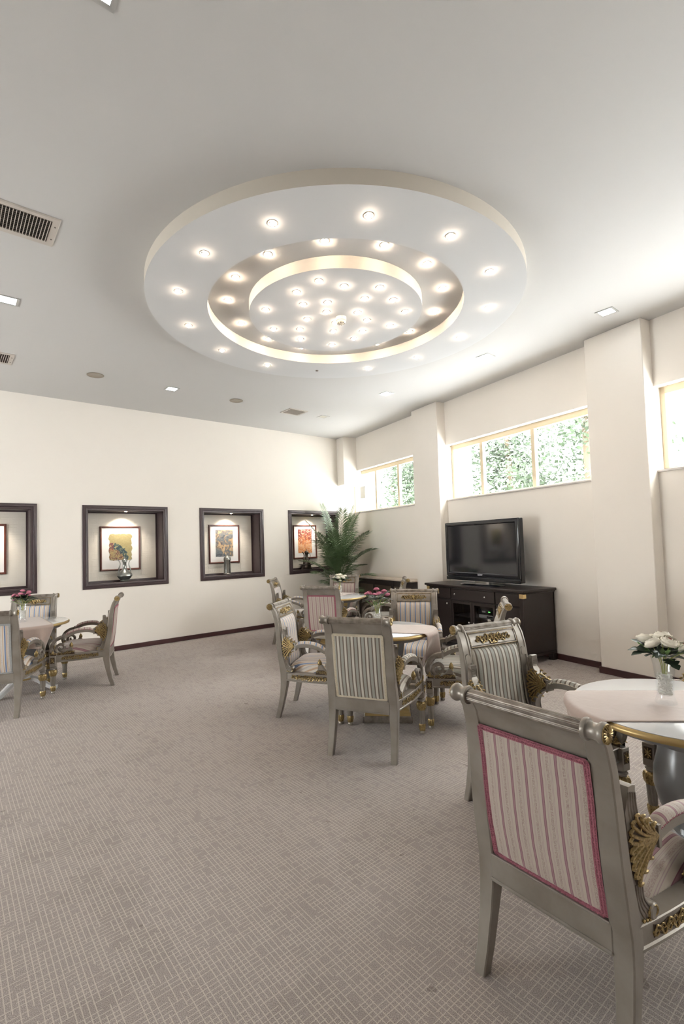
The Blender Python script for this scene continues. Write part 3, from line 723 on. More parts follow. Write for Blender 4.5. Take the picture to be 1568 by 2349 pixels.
def chair_meshes():
    # back posts with the rear legs
    zs = [0, 0.03, 0.08, 0.14, 0.2, 0.26, 0.30, 0.34, 0.38, 0.42, 0.47, 0.53, 0.6, 0.67, 0.74, 0.8, 0.85, 0.89, 0.92, 0.945, 0.965]
    for side, nm in ((-1, 'L'), (1, 'R')):
        def sect(z):
            w, d = interp(WT, z), interp(DT, z)/2
            g = 0.006 if z > 0.45 else 0.0; c = 0.004
            return [(-w+c, -d), (-w, -d+c), (-w, d-c), (-w+c, d), (-w*.62, d), (-w*.5, d-g), (w*.5, d-g), (w*.62, d), (w-c, d), (w, d-c), (w, -d+c), (w-c, -d)]
        m = MB(); vs = []
        for z in zs:
            for a, b in sect(z): vs.append((side*interp(XT, z)+a, ys(z)+b, z))
        k = 12; fs = [(i*k+j, i*k+(j+1) % k, (i+1)*k+(j+1) % k, (i+1)*k+j) for i in range(len(zs)-1) for j in range(k)]
        fs += [tuple(range(k)), tuple(range((len(zs)-1)*k, len(zs)*k))]
        m.add(vs, fs); CM['post'+nm] = m.mesh('back_post', 'silver_paint', 35)
        # little raised arch plate above the arm block
        m = MB(); z0, z1 = 0.785, 0.835
        poly = [(-0.018, z0)]+[(-0.018*cos(PI*i/8)*-1*-1, z1-0.018+0.018*sin(PI*i/8)) for i in range(9)]+[(0.018, z0)]
        m.prism(poly, lambda a, b, w, side=side: (side*interp(XT, b)+a, ys(b)+interp(DT, b)/2-0.006+w, b), 0, 0.007); CM['plate'+nm] = m.mesh('arch_plate', 'silver_paint', 35)
    # top roll
    m = MB(); n = 40
    prof = [(0.0225, -0.200), (0.0225, 0.200)]
    m.lathe(prof, 80, (0, CYc, CZc), 0, mod=lambda a, j: 0.93+0.07*abs(sin(a*10)))
    CM['roll'] = m.mesh('top_roll', 'silver_groove', 30)
    for side, nm in ((-1, 'L'), (1, 'R')):
        m = MB(); pr = [(0.018, 0.196), (0.030, 0.198), (0.032, 0.204), (0.030, 0.211), (0.024, 0.213), (0.0225, 0.222), (0.0235, 0.236), (0.029, 0.243), (0.031, 0.250), (0.029, 0.258), (0.024, 0.260)]
        m.lathe([(r, side*x) for r, x in pr], 28, (0, CYc, CZc), 0); CM['cap'+nm] = m.mesh('roll_end', 'silver_paint', 35)
        m = MB()
        for i in range(18):
            a = 2*PI*i/18; c, s_ = cos(a), sin(a)
            pts = [(side*0.2625, CYc+0.007*c, CZc+0.007*s_), (side*0.2645, CYc+0.016*c, CZc+0.016*s_), (side*0.2625, CYc+0.0255*c, CZc+0.0255*s_)]
            m.tube(pts, [0.0012, 0.0028, 0.0024], 5)
        m.ball((side*0.264, CYc, CZc), 0.0065, 8, 5); m.lathe([(0.0275, side*0.259), (0.027, side*0.2615), (0.0, side*0.2625)], 20, (0, CYc, CZc), 0)
        CM['ros'+nm] = m.mesh('gold_rosette', 'gold_leaf', 35)
    # upper back rail / crest board
    m = MB()
    def crest(u, v):
        z = 0.862+0.098*v; return (-0.19+0.38*u, ys(z), z)
    nz = 7; vs = []
    for j in range(nz):
        z = 0.862+0.098*j/(nz-1)
        for x, o in ((-0.19, 0.013), (0.19, 0.013), (0.19, -0.015), (-0.19, -0.015)): vs.append((x, ys(z)+o, z))
    fs = [(i*4+j, i*4+(j+1) % 4, (i+1)*4+(j+1) % 4, (i+1)*4+j) for i in range(nz-1) for j in range(4)]+[(0, 1, 2, 3), tuple(range(nz*4-4, nz*4))]
    m.add(vs, fs); CM['crest'] = m.mesh('crest_board', 'silver_paint', 35)
    cf = lambda x, z, w=0.0: (x, ys(z)+0.013+w, z)
    m = MB(); m.frame(-0.186, 0.186, 0.862, 0.952, [(0, 0), (0, 0.004), (0.003, 0.007), (0.010, 0.007), (0.013, 0.003), (0.013, 0)], lambda x, z, h: cf(x, z, h)); CM['border'] = m.mesh('crest_border', 'silver_groove', 35)
    m = MB(); nv = Vector((0, 1, 0.15)).normalized()
    for z in (0.867, 0.947): knots(m, [cf(x, z, 0.008) for x in (-0.180, 0.180)], 0.0078, 0.0036, nv)
    for x in (-0.1805, 0.1805): knots(m, [cf(x, z, 0.008) for z in (0.870, 0.90, 0.944)], 0.0078, 0.0036, nv)
    CM['beading'] = m.mesh('gold_beading', 'gold_leaf', 0)
    m = MB(); put_scroll(m, scrollwork(0.272, 0.058, 4, 3), lambda a, b: cf(a, 0.907+b, 0.004)); CM['crestorn'] = m.mesh('gold_scrollwork', 'gold_leaf', 50)
    m = MB(); poly = [(a, 0.907+b) for a, b in [(-0.13, 0), (-0.10, 0.020), (-0.05, 0.014), (0, 0.026), (0.05, 0.014), (0.10, 0.020), (0.13, 0), (0.10, -0.018), (0.05, -0.014), (0, -0.026), (-0.05, -0.014), (-0.10, -0.018)]]
    m.prism(poly, lambda a, b, w: cf(a, b, w), -0.002, 0.0015); CM['crestbed'] = m.mesh('scrollwork_bed', 'brown_glaze', 0)
    # back upholstery, rear and front
    zb0, zb1 = 0.402, 0.866
    m = MB()
    def rear(u, v):
        z = zb0+(zb1-zb0)*v; a = (u*2-1); e = (1-a**6)*(1-(2*v-1)**6)
        return (a*0.190, ys(z)-0.020-0.010*max(0, e)**0.6, z)
    m.grid(rear, 16, 20); CM['backpanel'] = m
    m = MB()
    def front(u, v):
        z = 0.425+(0.860-0.425)*v; a = (u*2-1); e = (1-a**6)*(1-(2*v-1)**6)
        return (a*0.186, ys(z)+0.006+0.036*max(0, e)**0.55, z)
    m.grid(front, 20, 22); CM['backcushion'] = m
    m = MB(); W1 = 0.183
    path = [(-W1, ys(zb0+0.007)-0.024, zb0+0.007), (W1, ys(zb0+0.007)-0.024, zb0+0.007)]
    def edge(x): return [(x, ys(zb0+0.007+(zb1-zb0-0.014)*i/12)-0.025, zb0+0.007+(zb1-zb0-0.014)*i/12) for i in range(13)]
    nb = Vector((0, -1, 0))
    knots(m, path, 0.0078, 0.0050, nb, 2); knots(m, edge(W1), 0.0078, 0.0050, nb, 2); knots(m, edge(-W1), 0.0078, 0.0050, nb, 2)
    knots(m, [(-W1, ys(zb1-0.007)-0.024, zb1-0.007), (W1, ys(zb1-0.007)-0.024, zb1-0.007)], 0.0078, 0.0050, nb, 2); CM['braidback'] = m
    m = MB(); nf = Vector((0, 1, 0))
    knots(m, [(-0.182, ys(0.855)+0.012, 0.855), (0.182, ys(0.855)+0.012, 0.855)], 0.0075, 0.0038, nf, 1)
    for x in (-0.183, 0.183): knots(m, [(x, ys(0.44+0.41*i/8)+0.014, 0.44+0.41*i/8) for i in range(9)], 0.0075, 0.0038, nf, 1)
    CM['braidfront'] = m
    # rails
    m = MB(); m.bbox(-0.205, 0.205, -0.262, -0.222, 0.318, 0.402, 0.004); m.bbox(-0.205, 0.205, -0.268, -0.222, 0.312, 0.324, 0.004); m.bbox(-0.2, 0.2, -0.266, -0.24, 0.396, 0.404, 0.003); CM['railback'] = m.mesh('rear_rail', 'silver_paint', 35)
    for side, nm in ((-1, 'L'), (1, 'R')):
        f = SP(side); yy = [-0.225+0.49*i/10 for i in range(11)]
        m = MB(); sec = [(-0.034, 0.402), (0.020, 0.402), (0.023, 0.399), (0.023, 0.394), (0.018, 0.390), (0.018, 0.340), (0.023, 0.336), (0.023, 0.328), (0.018, 0.325), (-0.02, 0.325)]
        vs = [f(y, z, w) for y in yy for w, z in sec]; k = len(sec)
        fs = [(i*k+j, i*k+(j+1) % k, (i+1)*k+(j+1) % k, (i+1)*k+j) for i in range(10) for j in range(k)]+[tuple(range(k)), tuple(range(10*k, 11*k))]
        m.add(vs, fs); CM['rail'+nm] = m.mesh('side_rail', 'silver_paint', 35)
        m = MB(); put_scroll(m, scrollwork(0.36, 0.046, 6, 5), lambda a, b: f(0.025+a, 0.365+b, 0.021)); CM['railorn'+nm] = m.mesh('gold_scrollwork', 'gold_leaf', 50)
        m = MB(); poly = [(-0.15+0.35*i/16, 0.365+0.021*(0.75+0.25*cos(i*2.2))) for i in range(17)]+[(0.20-0.35*i/16, 0.365-0.021*(0.75+0.25*cos(i*2.2+1))) for i in range(17)]
        vs0 = poly; m.prism(poly, f, 0.016, 0.0192); CM['railbed'+nm] = m.mesh('scrollwork_bed', 'brown_glaze', 0)
    fy = lambda x: 0.287+0.020*(1-(x/0.28)**2)
    m = MB(); xx = [-0.28+0.56*i/12 for i in range(13)]; sec = [(-0.05, 0.402), (0.006, 0.402), (0.010, 0.398), (0.004, 0.390), (0.004, 0.340), (0.010, 0.335), (0.006, 0.326), (-0.03, 0.326)]
    k = len(sec); vs = [(x, fy(x)+w, z) for x in xx for w, z in sec]
    fs = [(i*k+j, i*k+(j+1) % k, (i+1)*k+(j+1) % k, (i+1)*k+j) for i in range(12) for j in range(k)]+[tuple(range(k)), tuple(range(12*k, 13*k))]
    m.add(vs, fs); CM['railfront'] = m.mesh('front_rail', 'silver_paint', 35)
    m = MB(); put_scroll(m, scrollwork(0.34, 0.044, 5, 8), lambda a, b: (a, fy(a)+0.006, 0.365+b)); CM['frontorn'] = m.mesh('gold_scrollwork', 'gold_leaf', 50)
    m = MB(); poly = [(-0.165+0.33*i/14, 0.365+0.019*(0.7+0.3*cos(i*1.8))) for i in range(15)]+[(0.165-0.33*i/14, 0.365-0.019*(0.7+0.3*cos(i*1.8))) for i in range(15)]
    m.prism(poly, lambda a, b, w: (a, fy(a)+w, b), 0.0, 0.0055); CM['frontbed'] = m.mesh('scrollwork_bed', 'brown_glaze', 0)
    # seat cushion
    m = MB()
    def seat(u, v):
        a, c = 2*u-1, 2*v-1
        hw = 0.196+0.070*v+0.014*sin(PI*v); y = -0.205+0.480*v+0.022*v*(1-a*a)
        e = max(0, (1-abs(a)**5)*(1-abs(c)**5)); return (a*hw, y, 0.400+0.088*e**0.5)
    m.grid(seat, 22, 22); CM['seat'] = m
    # front legs
    for side, nm in ((-1, 'L'), (1, 'R')):
        cx, cy = side*0.302, 0.287
        m = MB(); m.bbox(cx-0.028, cx+0.028, cy-0.028, cy+0.028, 0.283, 0.402, 0.003)
        m.lathe([(0.026, 0.283), (0.022, 0.277), (0.029, 0.270), (0.029, 0.265), (0.021, 0.259), (0.025, 0.250)], 20, (cx, cy, 0))
        m.lathe([(0.0285, 0.192), (0.027, 0.16), (0.024, 0.11), (0.0215, 0.072)], 48, (cx, cy, 0), mod=lambda a, j: 1-0.16*max(0, sin(a*8))**2)
        m.lathe([(0.018, 0.024), (0.022, 0.016), (0.022, 0.008), (0.018, 0.0), (0.0, 0.0)], 20, (cx, cy, 0)); CM['leg'+nm] = m.mesh('front_leg', 'silver_paint', 35)
        m = MB()
        m.lathe([(0.024, 0.252), (0.033, 0.246), (0.037, 0.232), (0.036, 0.214), (0.031, 0.198), (0.0285, 0.186)], 32, (cx, cy, 0), mod=lambda a, j: 1+0.20*abs(sin(a*4))*(1 if 0 < j < 5 else 0)-(0.10 if j in (1, 2, 3) else 0)+(0.05 if j == 5 and sin(a*8) > 0 else 0))
        CM['leggold'+nm] = m.mesh('gold_leaf_collar', 'gold_leaf', 40); m = MB()
        m.lathe([(0.0225, 0.078), (0.0255, 0.07), (0.0245, 0.05), (0.0215, 0.032), (0.018, 0.030)], 32, (cx, cy, 0), mod=lambda a, j: 0.94+0.16*abs(sin(a*4)))
        m.lathe([(0.018, 0.0305), (0.0235, 0.027), (0.018, 0.023)], 20, (cx, cy, 0)); CM['legfoot'+nm] = m.mesh('gold_foot_leaf', 'gold_leaf', 40)
        m = MB(); mbed = MB()
        for ax, sg in ((0, side), (1, 1)):
            def g(a, b, w, ax=ax, sg=sg): return (cx+sg*(0.028+w), cy+a, 0.352+b) if ax == 0 else (cx+a, cy+0.028+w, 0.352+b)
            for i in range(4):
                t = PI/4+i*PI/2; c, s_ = cos(t), sin(t)
                m.tube([g(0.004*c, 0.006*s_, 0.002), g(0.012*c, 0.016*s_, 0.004), g(0.021*c, 0.029*s_, 0.002)], [0.002, 0.0042, 0.0015], 5)
                t += PI/4; c, s_ = cos(t), sin(t); m.tube([g(0.004*c, 0.006*s_, 0.002), g(0.015*c, 0.026*s_, 0.002)], [0.002, 0.003], 5)
            m.ball(g(0, 0, 0.002), 0.005, 6, 4)
            mbed.prism([(-0.020, -0.031), (0.020, -0.031), (0.020, 0.031), (-0.020, 0.031)], g, -0.001, 0.001)
        CM['blockgold'+nm] = m.mesh('gold_flower', 'gold_leaf', 40); CM['blockbed'+nm] = mbed.mesh('flower_bed', 'brown_glaze', 0)
    # arms
    for side, nm in ((-1, 'L'), (1, 'R')):
        f = SP(side)
        up = [(-0.222, 0.787), (-0.196, 0.787), (-0.200, 0.745), (-0.190, 0.712), (-0.168, 0.684), (-0.138, 0.664), (-0.108, 0.655)]
        lo = [(-0.108, 0.598), (-0.130, 0.590), (-0.158, 0.568), (-0.180, 0.538), (-0.188, 0.505), (-0.186, 0.472), (-0.172, 0.446), (-0.150, 0.432), (-0.140, 0.402)]
        bk = [(-0.214, 0.402), (-0.218, 0.45), (-0.224, 0.52), (-0.232, 0.62), (-0.242, 0.72)]
        poly = smoothpath(up, 2)+smoothpath(lo[:-1], 2)+[lo[-1]]+bk
        m = MB(); m.prism(poly, f, -0.020, 0.020); CM['bracket'+nm] = m.mesh('arm_bracket', 'silver_paint', 30)
        m = MB()
        for wo in (0.020, -0.020):
            # fan of reeds above and below the leaf
            for i in range(4):
                t = i/3.0
                a = [( -0.226+0.026*t, 0.775-0.006*t), (-0.228+0.032*t, 0.735-0.012*t), (-0.224+0.040*t, 0.70-0.010*t), (-0.214+0.046*t, 0.674+0.004*t)]
                m.tube([f(y, z, wo) for y, z in smoothpath(a, 3)], 0.0034, 5)
                b_ = [(-0.216+0.026*t, 0.515), (-0.212+0.026*t, 0.475), (-0.202+0.030*t, 0.44+0.012*t), (-0.184+0.036*t, 0.412+0.018*t)]
                m.tube([f(y, z, wo) for y, z in smoothpath(b_, 3)], 0.0034, 5)
        for i in range(5): m.box(-0.012, 0.012, -0.001, 0.002, 0, 0.004, lambda X, Y, Z, i=i: f(-0.1985+Y+0.0006*i, 0.765-0.010*i+Z, X))
        CM['reeds'+nm] = m.mesh('bracket_reeding', 'silver_groove', 40)
        # gilded leaf on the bracket, both faces and the little foot scroll
        m = MB(); mb2 = MB()
        leafpoly = [(-0.110, 0.645), (-0.140, 0.655), (-0.170, 0.672), (-0.200, 0.690), (-0.228, 0.668), (-0.232, 0.62), (-0.226, 0.55), (-0.212, 0.515), (-0.196, 0.540), (-0.172, 0.572), (-0.140, 0.598), (-0.110, 0.607)]
        for wo, sg in ((0.020, 1), (-0.020, -1)):
            mb2.prism(leafpoly, f, wo, wo+sg*0.0025)
            o = (-0.114, 0.627)
            for tips, up_ in (([(-0.140, 0.660), (-0.163, 0.676), (-0.184, 0.691), (-0.206, 0.698), (-0.222, 0.682), (-0.230, 0.660), (-0.232, 0.638)], 1), ([(-0.231, 0.616), (-0.230, 0.594), (-0.227, 0.570), (-0.220, 0.545), (-0.207, 0.522), (-0.186, 0.550), (-0.160, 0.580)], -1)):
                for i, e in enumerate(tips):
                    dx, dz = e[0]-o[0], e[1]-o[1]; L_ = math.hypot(dx, dz); nx, nz = -dz/L_*up_, dx/L_*up_
                    if nz*up_ < 0: nx, nz = -nx, -nz
                    bow = 0.16*L_; mid = (o[0]+0.5*dx-nx*bow*0.6, o[1]+0.5*dz-nz*bow*0.6); cu = (e[0]+nx*0.010+0.004, e[1]+nz*0.010)
                    cu2 = (cu[0]+0.007, cu[1]-up_*0.002)
                    pl = smoothpath([o, mid, e, cu, cu2], 3); n_p = len(pl)
                    m.tube([f(y, z, wo+sg*0.0045) for y, z in pl], [0.0022+0.0038*sin(PI*min(1, j/(n_p-1)*1.02))**0.8 for j in range(n_p)], 6)
                    for q in ((0.45, 0.66, 0.86) if 1 < i < 5 else ()):
                        c0 = (o[0]+q*dx-nx*bow*0.5, o[1]+q*dz-nz*bow*0.5); c1 = (c0[0]+nx*0.013-0.004, c0[1]+nz*0.013)
                        m.tube([f(*c0, wo+sg*0.004), f((c0[0]+c1[0])/2-0.003, (c0[1]+c1[1])/2, wo+sg*0.006), f(*c1, wo+sg*0.004)], [0.002, 0.0036, 0.0014], 5)
            sp = spiral((-0.150, 0.425), 0.022, 0.004, PI*1.1, 1.2, 14, -1); m.tube([f(y, z, wo+sg*0.003) for y, z in sp], [0.005*(1-0.4*j/14) for j in range(15)], 5)
            for q in range(4): m.ball(f(-0.195+0.012*q, 0.412-0.001*q, wo+sg*0.003), 0.0055, 6, 4)
        for i in range(6): m.ball(f(-0.165+0.011*i, 0.683-0.0052*i, 0.0), 0.007, 6, 4, (1.6, 1, 0.6))
        CM['leaf'+nm] = m.mesh('gold_acanthus', 'gold_leaf', 50); CM['leafbed'+nm] = mb2.mesh('acanthus_bed', 'brown_glaze', 0)
        # foot roll of the bracket
        m = MB(); m.lathe([(0.020, -0.026), (0.023, -0.022), (0.023, 0.022), (0.020, 0.026)], 20, (side*xc(-0.15), -0.150, 0.425), 0); CM['footroll'+nm] = m.mesh('bracket_scroll', 'silver_paint', 35)
        # padded arm rail
        ap = smoothpath([(-0.112, 0.620), (-0.06, 0.637), (0.0, 0.642), (0.06, 0.636), (0.12, 0.618), (0.176, 0.590)], 3)
        m = MB(); m.sweep([f(y, z, 0) for y, z in ap], [(-0.019, -0.018), (-0.021, -0.012), (-0.021, 0.016), (0.021, 0.016), (0.021, -0.012), (0.019, -0.018)], up=(0, 0, 1)); CM['armrail'+nm] = m.mesh('arm_rail', 'silver_paint', 35)
        m = MB()
        for yy_, zz_, hh in ((-0.110, 0.624, 0.032), (0.176, 0.590, 0.031)): m.box(-0.026, 0.026, -0.006, 0.006, -hh, hh, lambda X, Y, Z: f(yy_+Y, zz_+Z+Y*(-0.45 if yy_ > 0 else 0), X))
        CM['armplate'+nm] = m.mesh('arm_plate', 'silver_paint', 35)
        m = MB(); secp = [(0.0225*cos(PI*i/8), 0.014+0.021*sin(PI*i/8)) for i in range(9)]; pp = ap[1:-1]
        m.sweep([f(y, z, 0) for y, z in pp], secp, up=(0, 0, 1), scale=[(1, 0.55)]+[(1, 0.85)]+[(1, 1)]*(len(pp)-4)+[(1, 0.85), (1, 0.55)]); CM['pad'+nm] = m
        m = MB()
        for w_ in (0.022, -0.022): knots(m, [f(y, z+0.015, w_) for y, z in pp], 0.0075, 0.0038, Vector((1 if w_*side > 0 else -1, 0, 0)), 1)
        CM['padbraid'+nm] = m
        # reeded C scroll at the front and the inner volute
        cp = smoothpath([(0.178, 0.592), (0.215, 0.585), (0.255, 0.566), (0.286, 0.534), (0.300, 0.494), (0.298, 0.456), (0.280, 0.425), (0.252, 0.412)], 3)
        m = MB(); secs = scallop(0.020, 0.019, 5)
        m.sweep([f(y, z, 0) for y, z in cp], [(b, a) for a, b in secs], up=(1, 0, 0)); 
        m2 = spiral((0.208, 0.474), 0.054, 0.012, -PI*0.42, 1.32, 26, 1)
        m2 = smoothpath([(0.262, 0.413), (0.235, 0.412)], 2)+m2
        n2 = len(m2); m.sweep([f(y, z, 0) for y, z in m2], [(b, a) for a, b in secs], up=(1, 0, 0), scale=[((1.0-0.45*i/n2)*0.8, 1.0-0.25*i/n2) for i in range(n2)])
        CM['scroll'+nm] = m.mesh('arm_volute', 'silver_groove', 40)
        # tail from the volute to the bud, little pedestal
        m = MB(); m.prism(smoothpath([(0.205, 0.402), (0.225, 0.416), (0.185, 0.424), (0.150, 0.452), (0.130, 0.482), (0.105, 0.472), (0.098, 0.44), (0.085, 0.428), (0.078, 0.402)], 2), f, -0.020, 0.020); CM['tail'+nm] = m.mesh('scroll_base', 'silver_paint', 35)
        m = MB(); mb2 = MB()
        for wo, sg in ((0.020, 1), (-0.020, -1)):
            mb2.prism([(0.30, 0.402), (0.300, 0.416), (0.27, 0.424), (0.22, 0.42), (0.18, 0.424), (0.150, 0.440), (0.110, 0.44), (0.085, 0.425), (0.078, 0.402)], f, wo, wo+sg*0.002)
            put_scroll(m, scrollwork(0.215, 0.030, 4, 11, False), lambda a, b: f(0.187+a, 0.419+b*0.85+0.008*abs(a)/0.1*(1 if a < 0 else 0), wo+sg*0.003), 5)
            for i in range(4): m.tube([f(0.268, 0.412, wo+sg*0.003), f(0.284+0.006*i, 0.425+0.010*(3-i), wo+sg*0.004), f(0.276+0.012*i, 0.452-0.010*i, wo+sg*0.003)], [0.002, 0.0045, 0.0018], 5)
        CM['basegold'+nm] = m.mesh('gold_scrollwork', 'gold_leaf', 50); CM['basebed'+nm] = mb2.mesh('scrollwork_bed', 'brown_glaze', 0)
        m = MB(); c = f(0.112, 0.498, 0)
        m.lathe([(0.0, 0.034), (0.007, 0.024), (0.016, 0.008), (0.0195, -0.006), (0.017, -0.016), (0.010, -0.022), (0.012, -0.028), (0.018, -0.032)], 24, c, 2, mod=lambda a, j: 1+0.06*sin(a*8+j*PI)); CM['bud'+nm] = m.mesh('gold_bud', 'gold_leaf', 40)
        # pin between scroll and rail
        m = MB(); m.box(-0.024, 0.024, -0.004, 0.004, 0.402, 0.430, lambda X, Y, Z: f(0.247+Y, Z, X)); CM['pin'+nm] = m.mesh('scroll_band', 'silver_paint', 35)
    for k_ in FAB:
        ac, al, br = 'fabric_%s_across' % k_, 'fabric_%s_along' % k_, 'braid_%s' % k_
        for key, nm_, mt, sm in (('backpanel', 'rear_upholstery', ac, 60), ('backcushion', 'back_cushion', ac, 60), ('seat', 'seat_cushion', ac, 60), ('padL', 'arm_pad', al, 60), ('padR', 'arm_pad', al, 60),
                                 ('braidback', 'braid_trim', br, 0), ('braidfront', 'braid_trim', br, 0), ('padbraidL', 'braid_trim', br, 0), ('padbraidR', 'braid_trim', br, 0)):
            CM[key+k_] = CM[key].mesh(nm_, mt, sm)
chair_meshes()
def chair(kind, x, y, deg, label):
    t = thing('armchair', label, 'armchair', (x, y, 0), math.radians(deg)-PI/2, 'carved armchairs around the round tables')
    def L_(n, k, p):
        o = link(n, CM[k], p)
        if n in ('reeding', 'gold_acanthus', 'acanthus_bed', 'braid_trim', 'gold_beading'): o['kind'] = 'stuff'
        return o
    for s_ in 'LR':
        p = L_('back_post', 'post'+s_, t); L_('arch_plate', 'plate'+s_, p)
        p = L_('front_leg', 'leg'+s_, t); L_('gold_collar', 'leggold'+s_, p); L_('gold_foot', 'legfoot'+s_, p); L_('gold_flower', 'blockgold'+s_, p); L_('flower_bed', 'blockbed'+s_, p)
        p = L_('side_rail', 'rail'+s_, t); L_('gold_scrollwork', 'railorn'+s_, p); L_('scrollwork_bed', 'railbed'+s_, p)
        p = L_('arm_bracket', 'bracket'+s_, t); L_('reeding', 'reeds'+s_, p); L_('gold_acanthus', 'leaf'+s_, p); L_('acanthus_bed', 'leafbed'+s_, p); L_('bracket_scroll', 'footroll'+s_, p)
        p = L_('arm_rail', 'armrail'+s_, t); L_('arm_plate', 'armplate'+s_, p)
        q = L_('arm_pad', 'pad'+s_+kind, t); L_('braid_trim', 'padbraid'+s_+kind, q)
        p = L_('arm_volute', 'scroll'+s_, t); L_('scroll_base', 'tail'+s_, p); L_('gold_scrollwork', 'basegold'+s_, p); L_('scrollwork_bed', 'basebed'+s_, p); L_('gold_bud', 'bud'+s_, p); L_('scroll_band', 'pin'+s_, p)
    p = L_('top_roll', 'roll', t)
    for s_ in 'LR': L_('roll_end', 'cap'+s_, p); L_('gold_rosette', 'ros'+s_, p)
    p = L_('crest_board', 'crest', t); L_('crest_border', 'border', p); L_('gold_beading', 'beading', p); L_('gold_scrollwork', 'crestorn', p); L_('scrollwork_bed', 'crestbed', p)
    p = L_('rear_upholstery', 'backpanel'+kind, t); L_('braid_trim', 'braidback'+kind, p)
    p = L_('back_cushion', 'backcushion'+kind, t); L_('braid_trim', 'braidfront'+kind, p)
    L_('rear_rail', 'railback', t); p = L_('front_rail', 'railfront', t); L_('gold_scrollwork', 'frontorn', p); L_('scrollwork_bed', 'frontbed', p)
    L_('seat_cushion', 'seat'+kind, t)
    return t
CH = [
 ('pink', 1.302, 6.228, 159.7, 'pink-striped armchair in side view beside the left table, facing left'),
 ('blue', 0.428, 5.762, 68.1, 'blue-striped armchair seen from behind at the left edge of the picture'),
 ('blue', 0.775, 6.85, -113.3, 'blue-striped armchair facing us behind the left table under the niches'),
 ('blue', 2.666, 3.625, -52.7, 'blue-striped armchair standing left of the middle table with the grey-striped back beside it'),
 ('grey', 2.535, 2.738, 28.7, 'grey and brown striped armchair with its back to us at the middle table'),
 ('blue', 3.741, 3.426, -144.3, 'blue-striped armchair facing us behind the middle table, in front of the dark cabinet'),
 ('grey', 3.476, 2.573, 125.3, 'grey-striped armchair right of the middle table, mostly hidden behind another grey chair'),
 ('grey', 2.537, 1.444, -103.8, 'grey-striped armchair facing right at the far left of the nearest table'),
 ('pink', 1.749, 0.825, -2.9, 'large pink-striped armchair in the right foreground with its back to us'),
 ('pink', 3.20, 0.70, 178.0, 'pink armchair at the right edge, mostly outside the picture beyond the nearest table'),
 ('blue', 4.334, 6.444, -45.5, 'small blue-striped armchair farthest left by the far wall'),
 ('pink', 3.987, 5.083, 30.9, 'pink-striped armchair with its back to us at the far table'),
 ('pink', 4.979, 6.087, -144.9, 'pink-striped armchair facing us behind the far table in front of the palm'),
 ('grey', 5.003, 5.121, 138.3, 'pale armchair right of the far table before the radiator cover'),
]
for c in CH: chair(*c)
# ------------------------------------------------------------------ tables
TZ = 0.750
TABLES = {'left': (0.69, 6.35, 0.45), 'middle': (3.03, 3.09, 0.425), 'near': (2.52, 0.735, 0.44), 'far': (4.50, 5.60, 0.45)}
def table_top(t, r):
    MB().lathe([(0.0, TZ-0.028), (r-0.03, TZ-0.028), (r-0.012, TZ-0.003), (r-0.012, TZ-0.001), (r-0.016, TZ), (0.0, TZ)], 72).obj('table_top', 'table_paint', t, smooth=30)
    MB().lathe([(r-0.03, TZ-0.034), (r-0.004, TZ-0.030), (r, TZ-0.020), (r-0.002, TZ-0.010), (r-0.012, TZ-0.004), (r-0.03, TZ-0.02), (r-0.03, TZ-0.034)], 72).obj('gold_edge', 'gold_paint', t, smooth=50)
    MB().lathe([(r-0.16, TZ-0.075), (r-0.09, TZ-0.07), (r-0.075, TZ-0.05), (r-0.05, TZ-0.03), (r-0.16, TZ-0.03)], 48).obj('apron', 'pedestal_paint', t, smooth=40)
def table_box(key, rot, label):
    x, y, r = TABLES[key]; t = thing('round_table', label, 'table', (x, y, 0), rot, 'round pedestal tables'); table_top(t, r)
    def taper(z0, w0, z1, w1):
        return [(-w0, -w0, z0), (w0, -w0, z0), (w0, w0, z0), (-w0, w0, z0), (-w1, -w1, z1), (w1, -w1, z1), (w1, w1, z1), (-w1, w1, z1)]
    BF = [(3, 2, 1, 0), (4, 5, 6, 7), (0, 1, 5, 4), (1, 2, 6, 5), (2, 3, 7, 6), (3, 0, 4, 7)]
    m = MB(); m.add(taper(0.16, 0.085, 0.70, 0.165), BF); m.obj('pedestal', 'pedestal_paint', t, smooth=0)
    for k in range(4):
        a = k*PI/2
        def g(u, z, w, a=a):
            o = 0.085+(z-0.16)/0.54*0.08+w; X, Y = u*(0.085+(z-0.16)/0.54*0.08), -o
            return (X*cos(a)-Y*sin(a), X*sin(a)+Y*cos(a), z)
        m = MB(); m.frame(-0.70, 0.70, 0.22, 0.66, [(0, 0), (0.0, 0.004), (0.02, 0.006), (0.05, 0.004), (0.05, 0)], lambda u, z, h: g(u, z, h)); p = m.obj('panel_moulding', 'gold_paint', t, smooth=0)
        m = MB(); m.prism([(-0.62, 0.26), (0.62, 0.26), (0.62, 0.62), (-0.62, 0.62)], g, 0.0, 0.002); m.obj('panel', 'silver_groove', t, smooth=0)
    m = MB(); m.bbox(-0.175, 0.175, -0.175, 0.175, 0.035, 0.075, 0.006); m.add(taper(0.115, 0.15, 0.165, 0.09), BF); m.obj('plinth', 'pedestal_paint', t, smooth=30)
    m = MB(); m.frame(-0.19, 0.19, -0.19, 0.19, [(0, 0.055), (0, 0.075), (0.012, 0.09), (0.012, 0.10), (0.035, 0.118), (0.05, 0.118), (0.05, 0.055)], lambda X, Y, Z: (X, Y, Z)); m.obj('gold_moulding', 'gold_paint', t, smooth=30)
    MB().bbox(-0.205, 0.205, -0.205, 0.205, 0.0, 0.056, 0.006).obj('base_slab', 'silver_groove', t, smooth=30)
    return t
